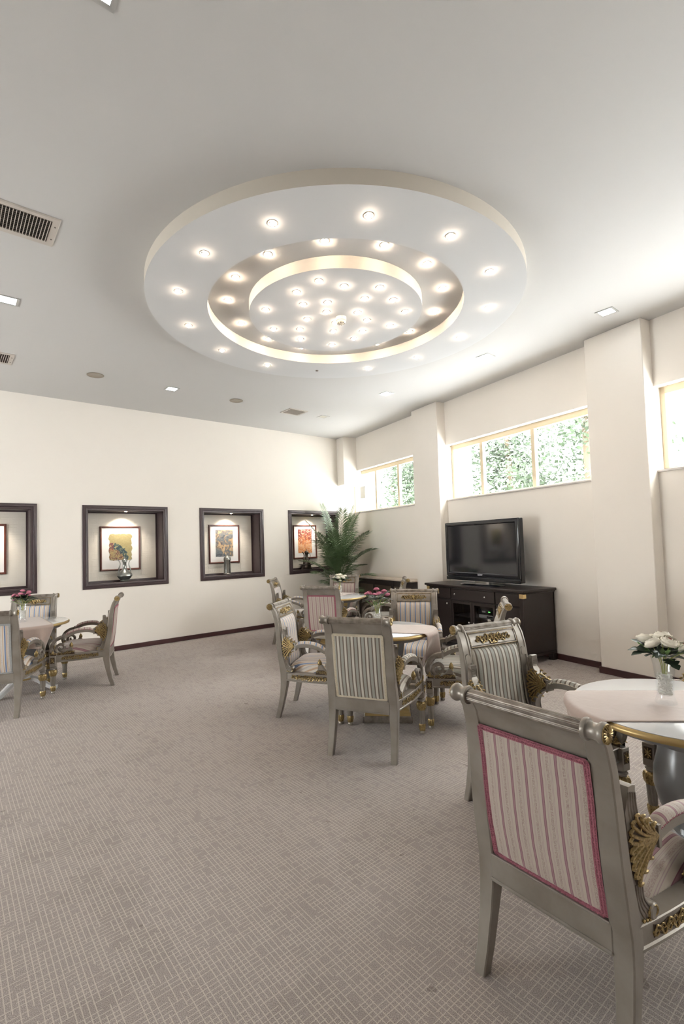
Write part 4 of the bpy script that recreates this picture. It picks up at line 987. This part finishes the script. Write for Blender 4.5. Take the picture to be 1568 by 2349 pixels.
def table_urn(key, rot, label):
    x, y, r = TABLES[key]; t = thing('round_table', label, 'table', (x, y, 0), rot, 'round pedestal tables'); table_top(t, r)
    MB().lathe([(0.05, 0.20), (0.062, 0.215), (0.055, 0.235), (0.070, 0.26), (0.105, 0.32), (0.124, 0.40), (0.122, 0.47), (0.104, 0.54), (0.098, 0.58), (0.116, 0.60)], 40).obj('urn_pedestal', 'pedestal_paint', t)
    MB().lathe([(0.106, 0.596), (0.128, 0.602), (0.136, 0.614), (0.128, 0.628), (0.108, 0.632)], 40).obj('gold_collar', 'gold_paint', t)
    MB().lathe([(0.108, 0.628), (0.125, 0.640), (0.19, 0.672), (0.26, 0.70), (0.26, 0.722), (0.0, 0.722)], 40).obj('upper_cup', 'pedestal_paint', t)
    MB().lathe([(0.0, 0.145), (0.085, 0.145), (0.09, 0.16), (0.075, 0.178), (0.06, 0.185), (0.05, 0.20)], 36).obj('base_disc', 'table_paint', t)
    MB().lathe([(0.084, 0.135), (0.094, 0.14), (0.094, 0.152), (0.084, 0.156)], 36).obj('gold_ring', 'gold_paint', t)
    for k in range(3):
        a = 2*PI*k/3
        pth = smoothpath([(0.05, 0.15), (0.12, 0.135), (0.20, 0.085), (0.28, 0.035), (0.335, 0.026)], 4)
        m = MB(); m.sweep([(d*cos(a), d*sin(a), z) for d, z in pth], [(-0.035, -0.022), (-0.035, 0.012), (-0.02, 0.022), (0.02, 0.022), (0.035, 0.012), (0.035, -0.022)], up=(0, 0, 1), scale=[(1-0.25*i/16, 1) for i in range(17)])
        m.obj('foot', 'table_paint', t, smooth=50)
    return t
table_urn('left', math.radians(-25), 'round table with silver top and gold edge at the left of the picture')
table_box('middle', math.radians(-45), 'round table with square gold-stepped base in the middle chair group')
table_urn('near', math.radians(130), 'nearest round table with glossy pale top and grey urn pedestal')
table_box('far', math.radians(-12), 'far round table with panelled pedestal before the palm')

def runner(key, deg, half, l0, l1, label, shift=0.0, seed=0):
    """table runner lying on the top and hanging over the rim at both ends"""
    x, y, r = TABLES[key]; r += 0.006; a = math.radians(deg); m = MB(); nu, nv = 150, 24
    rnd = random.Random(seed); ph = [rnd.uniform(0, 6) for _ in range(4)]
    def f(u, v):
        l = -l0+(l0+l1)*u; w = -half+2*half*v+shift
        e = math.sqrt(max(1e-4, r*r-w*w))
        s_ = 1 if l > 0 else -1; over = abs(l)-e
        z = TZ+0.003+0.0012*sin(9*l+ph[0])*sin(13*w+ph[1]); d = l; side = w
        if over > 0:
            c = 0.028
            if over < c*PI/2: q = over/c; d = s_*(e+c*sin(q)-0.0); z = TZ+0.003-c*(1-cos(q))
            else: h = over-c*PI/2; g = min(1, h*5); d = s_*(e+c+0.045*g*sin(w*25+ph[2]+h*2)-h*0.22+0.03*g*sin(w*11+ph[3])); z = TZ+0.003-c-h; side = w*(1-0.42*min(1, h*2.5))+0.012*g*cos(w*27+ph[2])
        return (d*cos(a)-side*sin(a), d*sin(a)+side*cos(a), z-0.0)
    m.grid(f, nu, nv); o = m.obj('table_runner', 'taupe_cloth', None, smooth=35, loc=(x, y, 0))
    sm = o.modifiers.new('thickness', 'SOLIDIFY'); sm.thickness = 0.0013; sm.offset = 1
    return tag(o, label, 'table runner', 'taupe table runners')
runner('left', -89, 0.20, 0.60, 0.70, 'taupe table runner hanging over the front of the left table', 0.02, 1)
runner('middle', -60, 0.205, 0.60, 0.69, 'taupe table runner hanging in folds off the middle table', 0.0, 2)
runner('near', -44.5, 0.205, 0.55, 0.55, 'taupe table runner across the nearest pale table', 0.0, 3)
runner('far', 20.8, 0.205, 0.50, 0.42, 'taupe table runner on the far table before the palm', 0.10, 4)

# ------------------------------------------------------------------ vases, pebbles, bouquets
VP = [(0.042, 0.0), (0.044, 0.006), (0.038, 0.020), (0.034, 0.034), (0.034, 0.06), (0.037, 0.115), (0.043, 0.165), (0.052, 0.205)]
_vase = MB().lathe([(0.0, 0.0)]+VP+[(0.0495, 0.204), (0.0405, 0.164), (0.0345, 0.115), (0.0315, 0.06), (0.031, 0.036), (0.0, 0.034)], 36).mesh('glass_vase', 'vase_glass', 40)
def pebbles_mesh(seed):
    m = MB(); rn = random.Random(seed)
    for i in range(330):
        z = rn.uniform(0.042, 0.128); big = z < 0.085; R = (0.024 if z < 0.1 else 0.029); a = rn.uniform(0, 2*PI); q = R*rn.random()**0.25
        s_ = rn.uniform(0.007, 0.0095) if big else rn.uniform(0.0035, 0.005)
        if q+s_ > R+0.004: q = max(0, R+0.004-s_)
        m.ball((q*cos(a), q*sin(a), z), s_, 6, 4, (rn.uniform(.8, 1.2), rn.uniform(.8, 1.2), rn.uniform(.6, 1)))
    m.lathe([(0.0, 0.036), (0.020, 0.04), (0.020, 0.09), (0.024, 0.124), (0.0, 0.127)], 14)
    return m
def bloom_mesh(name, matn, R):
    m = MB()
    for ring_, (n, rr, z0_, z1_) in enumerate(((6, 1.0, -0.45, 0.10), (6, 0.90, -0.45, 0.34), (6, 0.74, -0.40, 0.50), (5, 0.54, -0.30, 0.56), (4, 0.32, -0.20, 0.52))):
        for i in range(n):
            a0 = 2*PI*(i+0.5*ring_)/n
            def f(u, v, a0=a0, n=n, rr=rr, z0_=z0_, z1_=z1_, ring_=ring_):
                a = a0+(u-0.5)*2*PI/n*1.6; e = 1-0.30*(2*u-1)**2*v
                rad = R*rr*(0.30+0.70*math.sin(min(1.0, v*1.25)*PI/2)-(0.16 if ring_ else -0.04)*max(0, v-0.7)/0.3)*(1+0.03*ring_*(i % 2))
                return (rad*cos(a), rad*sin(a), R*(z0_+(z1_-z0_)*v**1.2*e))
            m.grid(f, 6, 5)
    me = m.mesh(name, matn, 60); return me
_heart = MB().ball((0, 0, 0.0), 1.0, 8, 5, (1, 1, 0.7)).mesh('flower_heart', 'flower_heart', 60)
BL = {'white': (bloom_mesh('bloom', 'petal_white', 0.038), bloom_mesh('bloom', 'petal_white', 0.021)), 'pink': (bloom_mesh('bloom', 'petal_pink', 0.026), bloom_mesh('bloom', 'petal_mauve', 0.022))}
def leaf_mesh(name, matn, L_, W_, lobes):
    m = MB(); n = 14; top = []; bot = []
    for i in range(n+1):
        t_ = i/n; w = W_*sin(PI*min(1, t_*0.92+0.06))**0.8*(1-0.35*(lobes and (i % 4 == 2)))*(1+0.18*(lobes and (i % 4 == 0)))
        top.append((L_*t_, w)); bot.append((L_*t_, -w))
    vs = []; 
    for i in range(n+1):
        bend = -0.25*L_*(i/n)**2
        vs += [(top[i][0], top[i][1], bend+0.25*abs(top[i][1])), (top[i][0], 0, bend), (bot[i][0], bot[i][1], bend+0.25*abs(bot[i][1]))]
    fs = []
    for i in range(n):
        for k in (0, 1): fs.append((i*3+k, i*3+k+1, i*3+k+4, i*3+k+3))
    return m.add(vs, fs).mesh(name, matn, 60)
LFD = leaf_mesh('leaf', 'leaf_dark', 0.105, 0.026, True); LFL = leaf_mesh('leaf', 'leaf_light', 0.05, 0.006, False)
def sprig_mesh():
    m = MB(); m.tube([(0, 0, 0), (0.01, 0, 0.05), (0.03, 0, 0.10)], [0.0012, 0.001, 0.0006], 4)
    for i in range(7):
        z = 0.03+0.01*i
        for s_ in (-1, 1): m.add([(0.03*(z/0.1)**2, 0, z), (0.03*(z/0.1)**2+0.012, s_*0.016, z+0.016), (0.03*(z/0.1)**2+0.008, s_*0.026, z+0.03), (0.03*(z/0.1)**2+0.004, s_*0.012, z+0.02)], [(0, 1, 2, 3)])
    return m.mesh('sprig', 'leaf_light', 0)
SPR = sprig_mesh()
def vase_set(key, colour, px, py, vl, bl, pl, seed, spread=1.0):
    z0 = TZ+0.006; tag(link('glass_vase', _vase, None, (px, py, z0)), vl, 'vase', 'flared glass vases')
    o = pebbles_mesh(seed).obj('white_pebbles', 'pebble_stone', None, 60, (px, py, z0)); tag(o, pl, 'pebbles', 'white pebbles in the vases'); o['kind'] = 'stuff'
    t = thing('artificial_bouquet', bl, 'flowers', (px, py, z0+0.136), seed*1.3, 'artificial bouquets on the tables'); rn = random.Random(seed*17)
    big, small = BL[colour]; st = MB()
    spots = [(0.0, 0.0, 0.165, 0), (0.060, 0.025, 0.140, 0), (-0.05, 0.035, 0.150, 0), (0.01, -0.062, 0.118, 0), (-0.060, -0.045, 0.125, 1), (0.070, -0.045, 0.128, 0), (0.0, 0.065, 0.138, 0), (0.035, -0.068, 0.075, 1), (-0.085, 0.0, 0.118, 1 if colour == 'white' else 0)]
    for i, (x, y, z, sm) in enumerate(spots):
        x *= spread; y *= spread; z = z*(0.88 if colour == 'white' else 1.18)+0.012
        st.tube(smoothpath([(x*0.10, y*0.10, -0.03), (x*0.25, y*0.25, 0.05), (x, y, z-0.018)], 3), 0.0016, 5)
        b = link('bloom', (small if sm else big), t, (x, y, z)); b.rotation_euler = (-y*5+rn.uniform(-.2, .2), x*5+rn.uniform(-.2, .2), rn.uniform(0, 6))
        if colour == 'white':
            h_ = link('flower_heart', _heart, b, (0, 0, 0.014 if not sm else 0.007)); h_.scale = (0.008,)*3 if not sm else (0.004,)*3
    st.obj('stems', 'stem_green', t, 60)
    for i in range(15):
        a = 2*PI*i/15+rn.uniform(-.2, .2); l = link('leaf', LFD, t, (0.018*cos(a), 0.018*sin(a), rn.uniform(0.055, 0.09)+(0.05 if colour == 'pink' else 0))); l.rotation_euler = (rn.uniform(-.4, .4), rn.uniform(-0.65, 0.0), a); l.scale = (spread*rn.uniform(0.95, 1.2),)*3
    for i in range(12):
        a = 2*PI*i/12+rn.uniform(-.2, .2); l = link('leaf', LFL, t, (0.03*cos(a), 0.03*sin(a), rn.uniform(0.06, 0.11))); l.rotation_euler = (rn.uniform(-.4, .4), rn.uniform(-0.9, 0.1), a)
    for i in range(6):
        a = 2*PI*i/6+rn.uniform(-.3, .3); l = link('sprig', SPR, t, (0.04*cos(a), 0.04*sin(a), rn.uniform(0.05, 0.08))); l.rotation_euler = (rn.uniform(-.2, .2), rn.uniform(0.4, 0.95), a); l.scale = (0.7,)*3
vase_set('near', 'white', 2.493, 0.787, 'clear flared glass vase on the nearest table at the right edge', 'white ranunculus bouquet on the nearest table at the right edge', 'white pebbles filling the vase on the nearest table', 1)
vase_set('middle', 'pink', 2.98, 3.13, 'glass vase on the middle table behind the grey chair back', 'pink artificial flowers with dark leaves on the middle table', 'white pebbles filling the vase on the middle table', 2, 1.15)
vase_set('left', 'pink', 0.692, 6.40, 'glass vase on the left table at the left edge of the picture', 'pink and purple artificial flowers on the left table', 'white pebbles filling the vase on the left table', 3)
vase_set('far', 'white', 4.62, 5.64, 'small glass vase on the far table before the palm', 'white artificial flowers on the far table', 'white pebbles filling the vase on the far table', 4, 1.1)

# ------------------------------------------------------------------ cabinet, television, player, radiator cover
C0, C1, CF, CB, CT = 4.0, 5.74, 4.72, 5.285, 0.89
def wthing(name, label, cat, n, s, z, group=None): return thing(name, label, cat, WW(n, s, z), WROT, group)
t = wthing('media_cabinet', 'long dark wood media cabinet under the television', 'cabinet', CF, C0, 0)
def cb(m, n0, n1, s0, s1, z0, z1, b=0.003): return m.bbox(n0-CF, n1-CF, s0-C0, s1-C0, z0, z1, b)
m = MB(); cb(m, CF-0.03, CB, C0-0.04, C1+0.04, CT-0.032, CT, 0.006); cb(m, CF-0.012, CB, C0-0.018, C1+0.018, CT-0.05, CT-0.03, 0.006); m.obj('cabinet_top', 'cabinet_wood', t)
m = MB(); cb(m, CF+0.02, CB, C0, C0+0.03, 0.10, CT-0.045); cb(m, CF+0.02, CB, C1-0.03, C1, 0.10, CT-0.045); cb(m, CF+0.02, CB, C0, C1, 0.10, 0.13); cb(m, CB-0.02, CB, C0, C1, 0.10, CT-0.045)
cb(m, CF+0.02, CB, 4.425, 4.445, 0.12, CT-0.05); cb(m, CF+0.02, CB, 5.235, 5.255, 0.12, CT-0.05); cb(m, CF+0.02, CB, C0, C1, 0.672, 0.69); m.obj('carcass', 'cabinet_wood', t)
m = MB(); cb(m, CF+0.04, CB, 4.445, 5.235, 0.455, 0.470); m.obj('inner_shelf', 'cabinet_wood', t)
m = MB(); cb(m, CF-0.006, CF+0.03, C0-0.006, C0+0.05, 0.06, CT-0.045, 0.004); cb(m, CF-0.006, CF+0.03, C1-0.05, C1+0.006, 0.06, CT-0.045, 0.004); m.obj('corner_post', 'cabinet_wood', t)
m = MB(); cb(m, CF-0.002, CB, C0-0.004, C1+0.004, 0.085, 0.115); m.obj('plinth', 'cabinet_wood', t)
for s_, n0 in ((C0, CF), (C1-0.07, CF), (C0, CB-0.07), (C1-0.07, CB-0.07)): m = MB(); cb(m, n0, n0+0.07, s_, s_+0.07, 0, 0.088, 0.004); m.obj('foot', 'cabinet_wood', t)
def knob(s, z, parent):
    k_ = MB().lathe([(0.005, 0.0), (0.005, -0.012), (0.013, -0.018), (0.014, -0.024), (0.009, -0.030), (0.0, -0.031)], 16, (0, 0, 0), 0); k_.obj('knob', 'chrome', parent, loc=(CF+0.0-CF, s-C0, z))
for a, b, kn in ((4.052, 4.428, (4.24,)), (4.442, 5.238, (4.59, 5.146)), (5.252, 5.688, (5.47,))):
    m = MB(); cb(m, CF, CF+0.02, a, b, 0.692, 0.838); d = m.obj('drawer', 'cabinet_wood', t)
    for s_ in kn: knob(s_, 0.762, d)
for a, b, s_ in ((4.052, 4.428, 4.39), (5.252, 5.688, 5.303)):
    m = MB(); cb(m, CF, CF+0.02, a, b, 0.122, 0.672); d = m.obj('door', 'cabinet_wood', t); knob(s_, 0.623, d)
for a, b, s_ in ((4.442, 4.836, 4.80), (4.842, 5.238, 4.886)):
    m = MB(); m.frame(a-C0, b-C0, 0.122, 0.672, [(0, 0.0), (0, 0.02), (0.035, 0.02), (0.035, 0.0)], lambda S, Z, h: (h, S, Z)); d = m.obj('glass_door', 'cabinet_wood', t, smooth=0)
    m = MB(); cb(m, CF+0.008, CF+0.012, a+0.03, b-0.03, 0.15, 0.645, 0.0005); m.obj('door_pane', 'cabinet_glass', d); knob(s_, 0.40, d)
for s_ in (C0, C1): 
    m = MB(); cb(m, CF-0.009, CF+0.05, s_-0.009 if s_ == C0 else s_-0.05, s_+0.05 if s_ == C0 else s_+0.009, 0.79, 0.852, 0.002); m.obj('brass_corner', 'brass', t)
t = wthing('disc_player', 'silver disc player on the shelf behind the cabinet glass', 'disc player', CF+0.07, 4.49, 0.472)
MB().bbox(0, 0.30, 0, 0.30, 0.004, 0.048, 0.003).obj('case', 'panel_metal', t); MB().bbox(-0.003, 0.002, 0.06, 0.16, 0.014, 0.034, 0.001).obj('display', 'black_gloss', t)
m = MB().lathe([(0.010, 0.0), (0.010, -0.008), (0.0, -0.008)], 14, (0, 0, 0), 0); m.obj('dial', 'chrome', t, loc=(0, 0.03, 0.024))
t = wthing('receiver_box', 'black receiver box with a green light stacked on the silver disc player', 'receiver', CF+0.07, 4.49, 0.520)
MB().bbox(0, 0.30, 0, 0.34, 0.0, 0.075, 0.003).obj('case', 'black_plastic', t); MB().box(-0.002, 0.0, 0.10, 0.13, 0.036, 0.046).obj('green_light', 'led_green', t, smooth=0)
MB().box(-0.002, 0.0, 0.18, 0.24, 0.03, 0.05).obj('emblem', 'panel_metal', t, smooth=0)

TN = 4.95
t = wthing('television', 'large black flat-screen television standing on the dark cabinet', 'television', TN, 4.87, CT)
f_ = lambda S, Z, h: (-h, S-4.87, Z-CT)
s0, s1, z0, z1 = 4.195, 5.545, 0.945, 1.772
m = MB(); m.bbox(-0.012, 0.07, s0-4.87, s1-4.87, z0-CT, z1-CT, 0.008); m.bbox(0.06, 0.12, s0+0.25-4.87, s1-0.25-4.87, z0+0.1-CT, z1-0.15-CT, 0.02); m.obj('housing', 'black_plastic', t)
m = MB(); m.frame(s0+0.006, s1-0.006, z0+0.055, z1-0.004, [(0, 0.012), (0, 0.022), (0.008, 0.026), (0.045, 0.026), (0.055, 0.016), (0.055, 0.012)], f_); m.obj('bezel', 'black_gloss', t, smooth=30)
MB().box(-0.0155, -0.0125, s0+0.055-4.87, s1-0.055-4.87, z0+0.11-CT, z1-0.055-CT).obj('screen', 'screen_panel', t, smooth=0)
m = MB(); m.bbox(-0.030, 0.0, s0+0.002-4.87, s1-0.002-4.87, z0-0.004-CT, z0+0.045-CT, 0.008); m.obj('speaker_bar', 'black_plastic', t)
m = MB(); m.lathe([(0.0, 0.018), (0.17, 0.014), (0.20, 0.006), (0.20, 0.0), (0.0, 0.0)], 40); m.v = [(x*0.8, y*1.9, z) for x, y, z in m.v]; m.obj('stand_base', 'black_gloss', t)
m = MB(); m.bbox(0.0, 0.05, -0.13, 0.13, 0.012, 0.10, 0.004); m.obj('stand_neck', 'chrome', t)
cu = bpy.data.curves.new('maker_name', 'FONT'); cu.body = 'SONY'; cu.size = 0.034; cu.extrude = 0.0006; cu.align_x = 'CENTER'; cu.align_y = 'CENTER'
lo = bpy.data.objects.new('tmp', cu); COL.objects.link(lo); dg = bpy.context.evaluated_depsgraph_get(); me = bpy.data.meshes.new_from_object(lo.evaluated_get(dg)); bpy.data.objects.remove(lo)
me.materials.clear(); me.materials.append(MATS['logo_silver'])
l = link('maker_lettering', me, t, (-0.0275, 4.87-4.87+0.0, z0+0.083-CT)); l.rotation_euler = (PI/2, 0, -PI/2)

RA, RB, RN, RZ = 6.53, 8.90, 5.06, 0.83
t = wthing('radiator_cover', 'dark wood radiator cover with mesh panels under the far window', 'radiator cover', RN, RA, 0)
m = MB(); L_ = RB-RA
m.bbox(0, 0.025, 0, L_, RZ-0.10, RZ, 0.003); m.bbox(0, 0.025, 0, L_, 0, 0.10, 0.003); m.bbox(0, D2-RN, 0, 0.03, 0, RZ, 0.003)
m.obj('frame_rails', 'cabinet_wood', t)
for s_ in (0.0, 0.58, 1.16, 1.74, L_-0.06): MB().bbox(-0.002, 0.026, s_, s_+0.06, 0.0, RZ, 0.003).obj('post', 'cabinet_wood', t)
for a in (0.06, 0.64, 1.22, 1.80):
    b = min(a+0.52, L_-0.06); m = MB(); m.box(0.014, 0.018, a, b, 0.1, RZ-0.1); g = m.obj('mesh_panel', 'grille_metal', t, smooth=0)
    m = MB()
    for i in range(26): z = 0.11+i*(RZ-0.22)/25; m.box(0.010, 0.014, a, b, z-0.004, z+0.004)
    for i in range(20): s_ = a+(b-a)*(i+0.5)/20; m.box(0.008, 0.011, s_-0.003, s_+0.003, 0.1, RZ-0.1)
    m.obj('mesh_wires', 'grille_metal', g, smooth=0)['kind'] = 'stuff'
MB().bbox(-0.025, D2-RN, -0.006, L_, RZ, RZ+0.032, 0.008).obj('stone_shelf', 'radiator_shelf_stone', t)

# ------------------------------------------------------------------ small wall things
t = wthing('alarm_box', 'small white alarm box on the wall at the corner of the far window', 'alarm box', D2, 8.82, 2.05)
MB().bbox(-0.055, 0.0, -0.055, 0.055, 0.0, 0.105, 0.006).obj('case', 'white_plastic', t)
m = MB(); m.lathe([(0.012, 0), (0.012, -0.004), (0.0, -0.004)], 12, (0, 0, 0), 0); m.obj('lens', 'black_gloss', t, loc=(-0.055, 0.018, 0.03)); MB().lathe([(0.008, 0), (0.008, -0.003), (0.0, -0.003)], 12, (0, 0, 0), 0).obj('button', 'flower_heart', t, loc=(-0.055, -0.016, 0.028))
MB().tube([(-0.006, 0.03, 0.0), (-0.006, 0.032, -1.15)], 0.004, 6).obj('cable', 'cord_cream', t)
o = MB().bbox(GLASS-0.006, GLASS-0.0035, 8.53, 8.73, 2.46, 2.72, 0.0005).obj('window_notice', 'paper_notice', None, rotz=WROT); tag(o, 'small grey paper notice stuck on the far window pane', 'notice')

# ------------------------------------------------------------------ palm in the far corner
PX, PY = 5.98, 7.33
t = thing('potted_palm', 'tall green potted palm with feathery fronds in the far corner', 'palm', (PX, PY, 0))
MB().lathe([(0.0, 0.0), (0.13, 0.0), (0.14, 0.02), (0.17, 0.30), (0.185, 0.32), (0.185, 0.35), (0.165, 0.35), (0.155, 0.30), (0.0, 0.30)], 32).obj('pot', 'pot_clay', t)
MB().lathe([(0.0, 0.315), (0.158, 0.30)], 24).obj('soil', 'soil', t)
rn = random.Random(21)
m = MB()
for i in range(5):
    a = 2*PI*i/5; m.tube([(0.03*cos(a), 0.03*sin(a), 0.3), (0.05*cos(a), 0.05*sin(a), 0.7), (0.04*cos(a+0.5), 0.04*sin(a+0.5), 1.0)], [0.018, 0.014, 0.01], 7)
m.obj('stem', 'palm_stem', t)
view_r = Vector((cos(YAW), -sin(YAW), 0))
def frond(base, az, rise, length, droop, seed):
    r_ = random.Random(seed); d = Vector((cos(az), sin(az), 0)); n = 22; pts = []
    p = Vector(base); el = rise
    for i in range(n+1):
        pts.append(p.copy()); el_i = el-droop*(i/n)**1.6
        p = p+(d*cos(el_i)+Vector((0, 0, 1))*sin(el_i))*(length/n)
    m = MB(); m.tube([q[:] for q in pts], [0.0075*(1-0.8*i/n) for i in range(n+1)], 5)
    side = Vector((-d.y, d.x, 0))
    for i in range(5, n+1):
        for sub in (0, 0.5):
            if i == n and sub: continue
            c = pts[i] if not sub else (pts[i]+pts[i+1])/2; tt = (i+sub-5)/(n-5); tan = (pts[min(i+1, n)]-pts[max(i-1, 0)]).normalized()
            L_ = 0.31*length**0.5*(sin(PI*(0.20+0.74*tt))**0.6)*r_.uniform(0.85, 1.1); w = 0.0095
            for sg in (-1, 1):
                dr = (side*sg*(1.0-0.25*tt)+tan*(0.25+0.55*tt)+Vector((0, 0, 0.25+r_.uniform(-.1, .1)))).normalized()
                nrm = dr.cross(tan).normalized(); wd = nrm.cross(dr).normalized()*w
                a = c; b = c+dr*L_*0.5-Vector((0, 0, 0.02*L_)); e = c+dr*L_-Vector((0, 0, L_*L_*0.95))
                o_ = nrm*w*0.35
                m.add([a-wd*0.4, a+wd*0.4, b-wd+o_, b+o_*0, b+wd+o_, e], [(0, 1, 3), (0, 3, 2), (1, 4, 3), (2, 3, 5), (3, 4, 5)])
    return m.obj('frond', 'palm_leaf', t, smooth=60)
k = 0
for az, rise, ln, dr, z in [(2.0, 1.47, 1.36, .30, .95), (-0.6, 1.40, 1.25, .5, .95), (2.6, 1.26, 1.20, .5, .9), (0.3, 1.20, 1.05, .7, .9), (-1.5, 1.34, 1.22, .45, .9), (-2.4, 1.22, 1.10, .7, .85), (3.4, 1.14, 1.0, .8, .85),
                            (-0.9, 1.02, 0.95, .9, .8), (-1.9, 1.0, 0.92, 1.0, .75), (2.4, 0.9, 0.85, .9, .75), (0.0, 0.90, 0.75, 1.0, .7), (-2.9, 0.85, 0.80, 1.1, .65), (-1.2, 0.80, 0.80, 1.1, .6), (-2.2, 0.75, 0.75, 1.1, .55),
                            (1.2, 1.25, 0.9, .6, .85), (-0.3, 0.75, 0.62, 1.1, .55), (3.6, 0.8, 0.7, 1.1, .55), (-1.6, 0.7, 0.65, 1.1, .45), (-2.6, 1.0, 0.9, .9, .75), (-0.6, 1.15, 0.9, .9, .75), (-1.3, 1.15, 1.12, .7, .85), (-2.0, 1.36, 1.25, .35, .95), (-0.9, 1.44, 1.3, .3, .95), (-2.9, 1.2, 1.05, .6, .85), (-1.0, 0.6, 0.55, 1.0, .35), (-2.0, 0.6, 0.55, 1.0, .35)]:
    frond((0.03*cos(az), 0.03*sin(az), z), az, rise, ln, dr, 100+k); k += 1

# ------------------------------------------------------------------ outside the windows
def tree(n, s, h, r, seed, label):
    p = WW(n, s, -1.2); t = thing('garden_tree', label, 'tree', p, 0, 'garden trees outside the windows'); rn = random.Random(seed)
    MB().tube([(0, 0, 0), (0.05, 0.02, h*0.35), (-0.05, 0.05, h*0.7)], [0.16, 0.12, 0.06], 9).obj('trunk', 'tree_bark', t)
    m = MB()
    blobs = [(rn.uniform(-r, r)*0.7, rn.uniform(-r, r)*0.7, h*0.55+rn.uniform(-0.35, 0.45)*h*0.7, r*rn.uniform(0.35, 0.6)) for _ in range(16)]
    for bx, by, bz, br in blobs:
        for _ in range(520):
            a, q = rn.uniform(0, 2*PI), rn.uniform(-1, 1); rad = br*rn.random()**0.4; c = Vector((bx+rad*math.sqrt(1-q*q)*cos(a), by+rad*math.sqrt(1-q*q)*sin(a), bz+rad*q))
            d = Vector((rn.uniform(-1, 1), rn.uniform(-1, 1), rn.uniform(-1, .3))).normalized(); e = d.orthogonal().normalized(); L_ = rn.uniform(0.09, 0.16)
            m.add([c, c+d*L_*0.5+e*L_*0.3, c+d*L_, c+d*L_*0.5-e*L_*0.3], [(0, 1, 2, 3)])
    m.obj('foliage', 'tree_leaf', t, smooth=0)
for i_, (n0, s0_, r0, lb) in enumerate(((9.4, 6.1, 1.45, 'leafy tree outside the right pane of the middle window'), (9.6, 8.3, 1.35, 'leafy tree outside the middle pane of the middle window'),
        (9.8, 11.9, 1.5, 'leafy tree outside the right of the far window'), (10.4, 14.3, 1.6, 'pale leafy tree farthest off beyond the far window'))): tree(n0, s0_, 7.6, r0, i_+1, lb)
m = MB(); m.box(6.2, 6.6, 6.62, 7.25, -1.2, 5.5); struct(m.obj('wall_outside_pier', 'outside_plaster', smooth=0, rotz=WROT))
m = MB(); m.box(6.2, 6.6, 9.75, 10.9, -1.2, 5.5); struct(m.obj('wall_outside_far', 'outside_plaster', smooth=0, rotz=WROT))
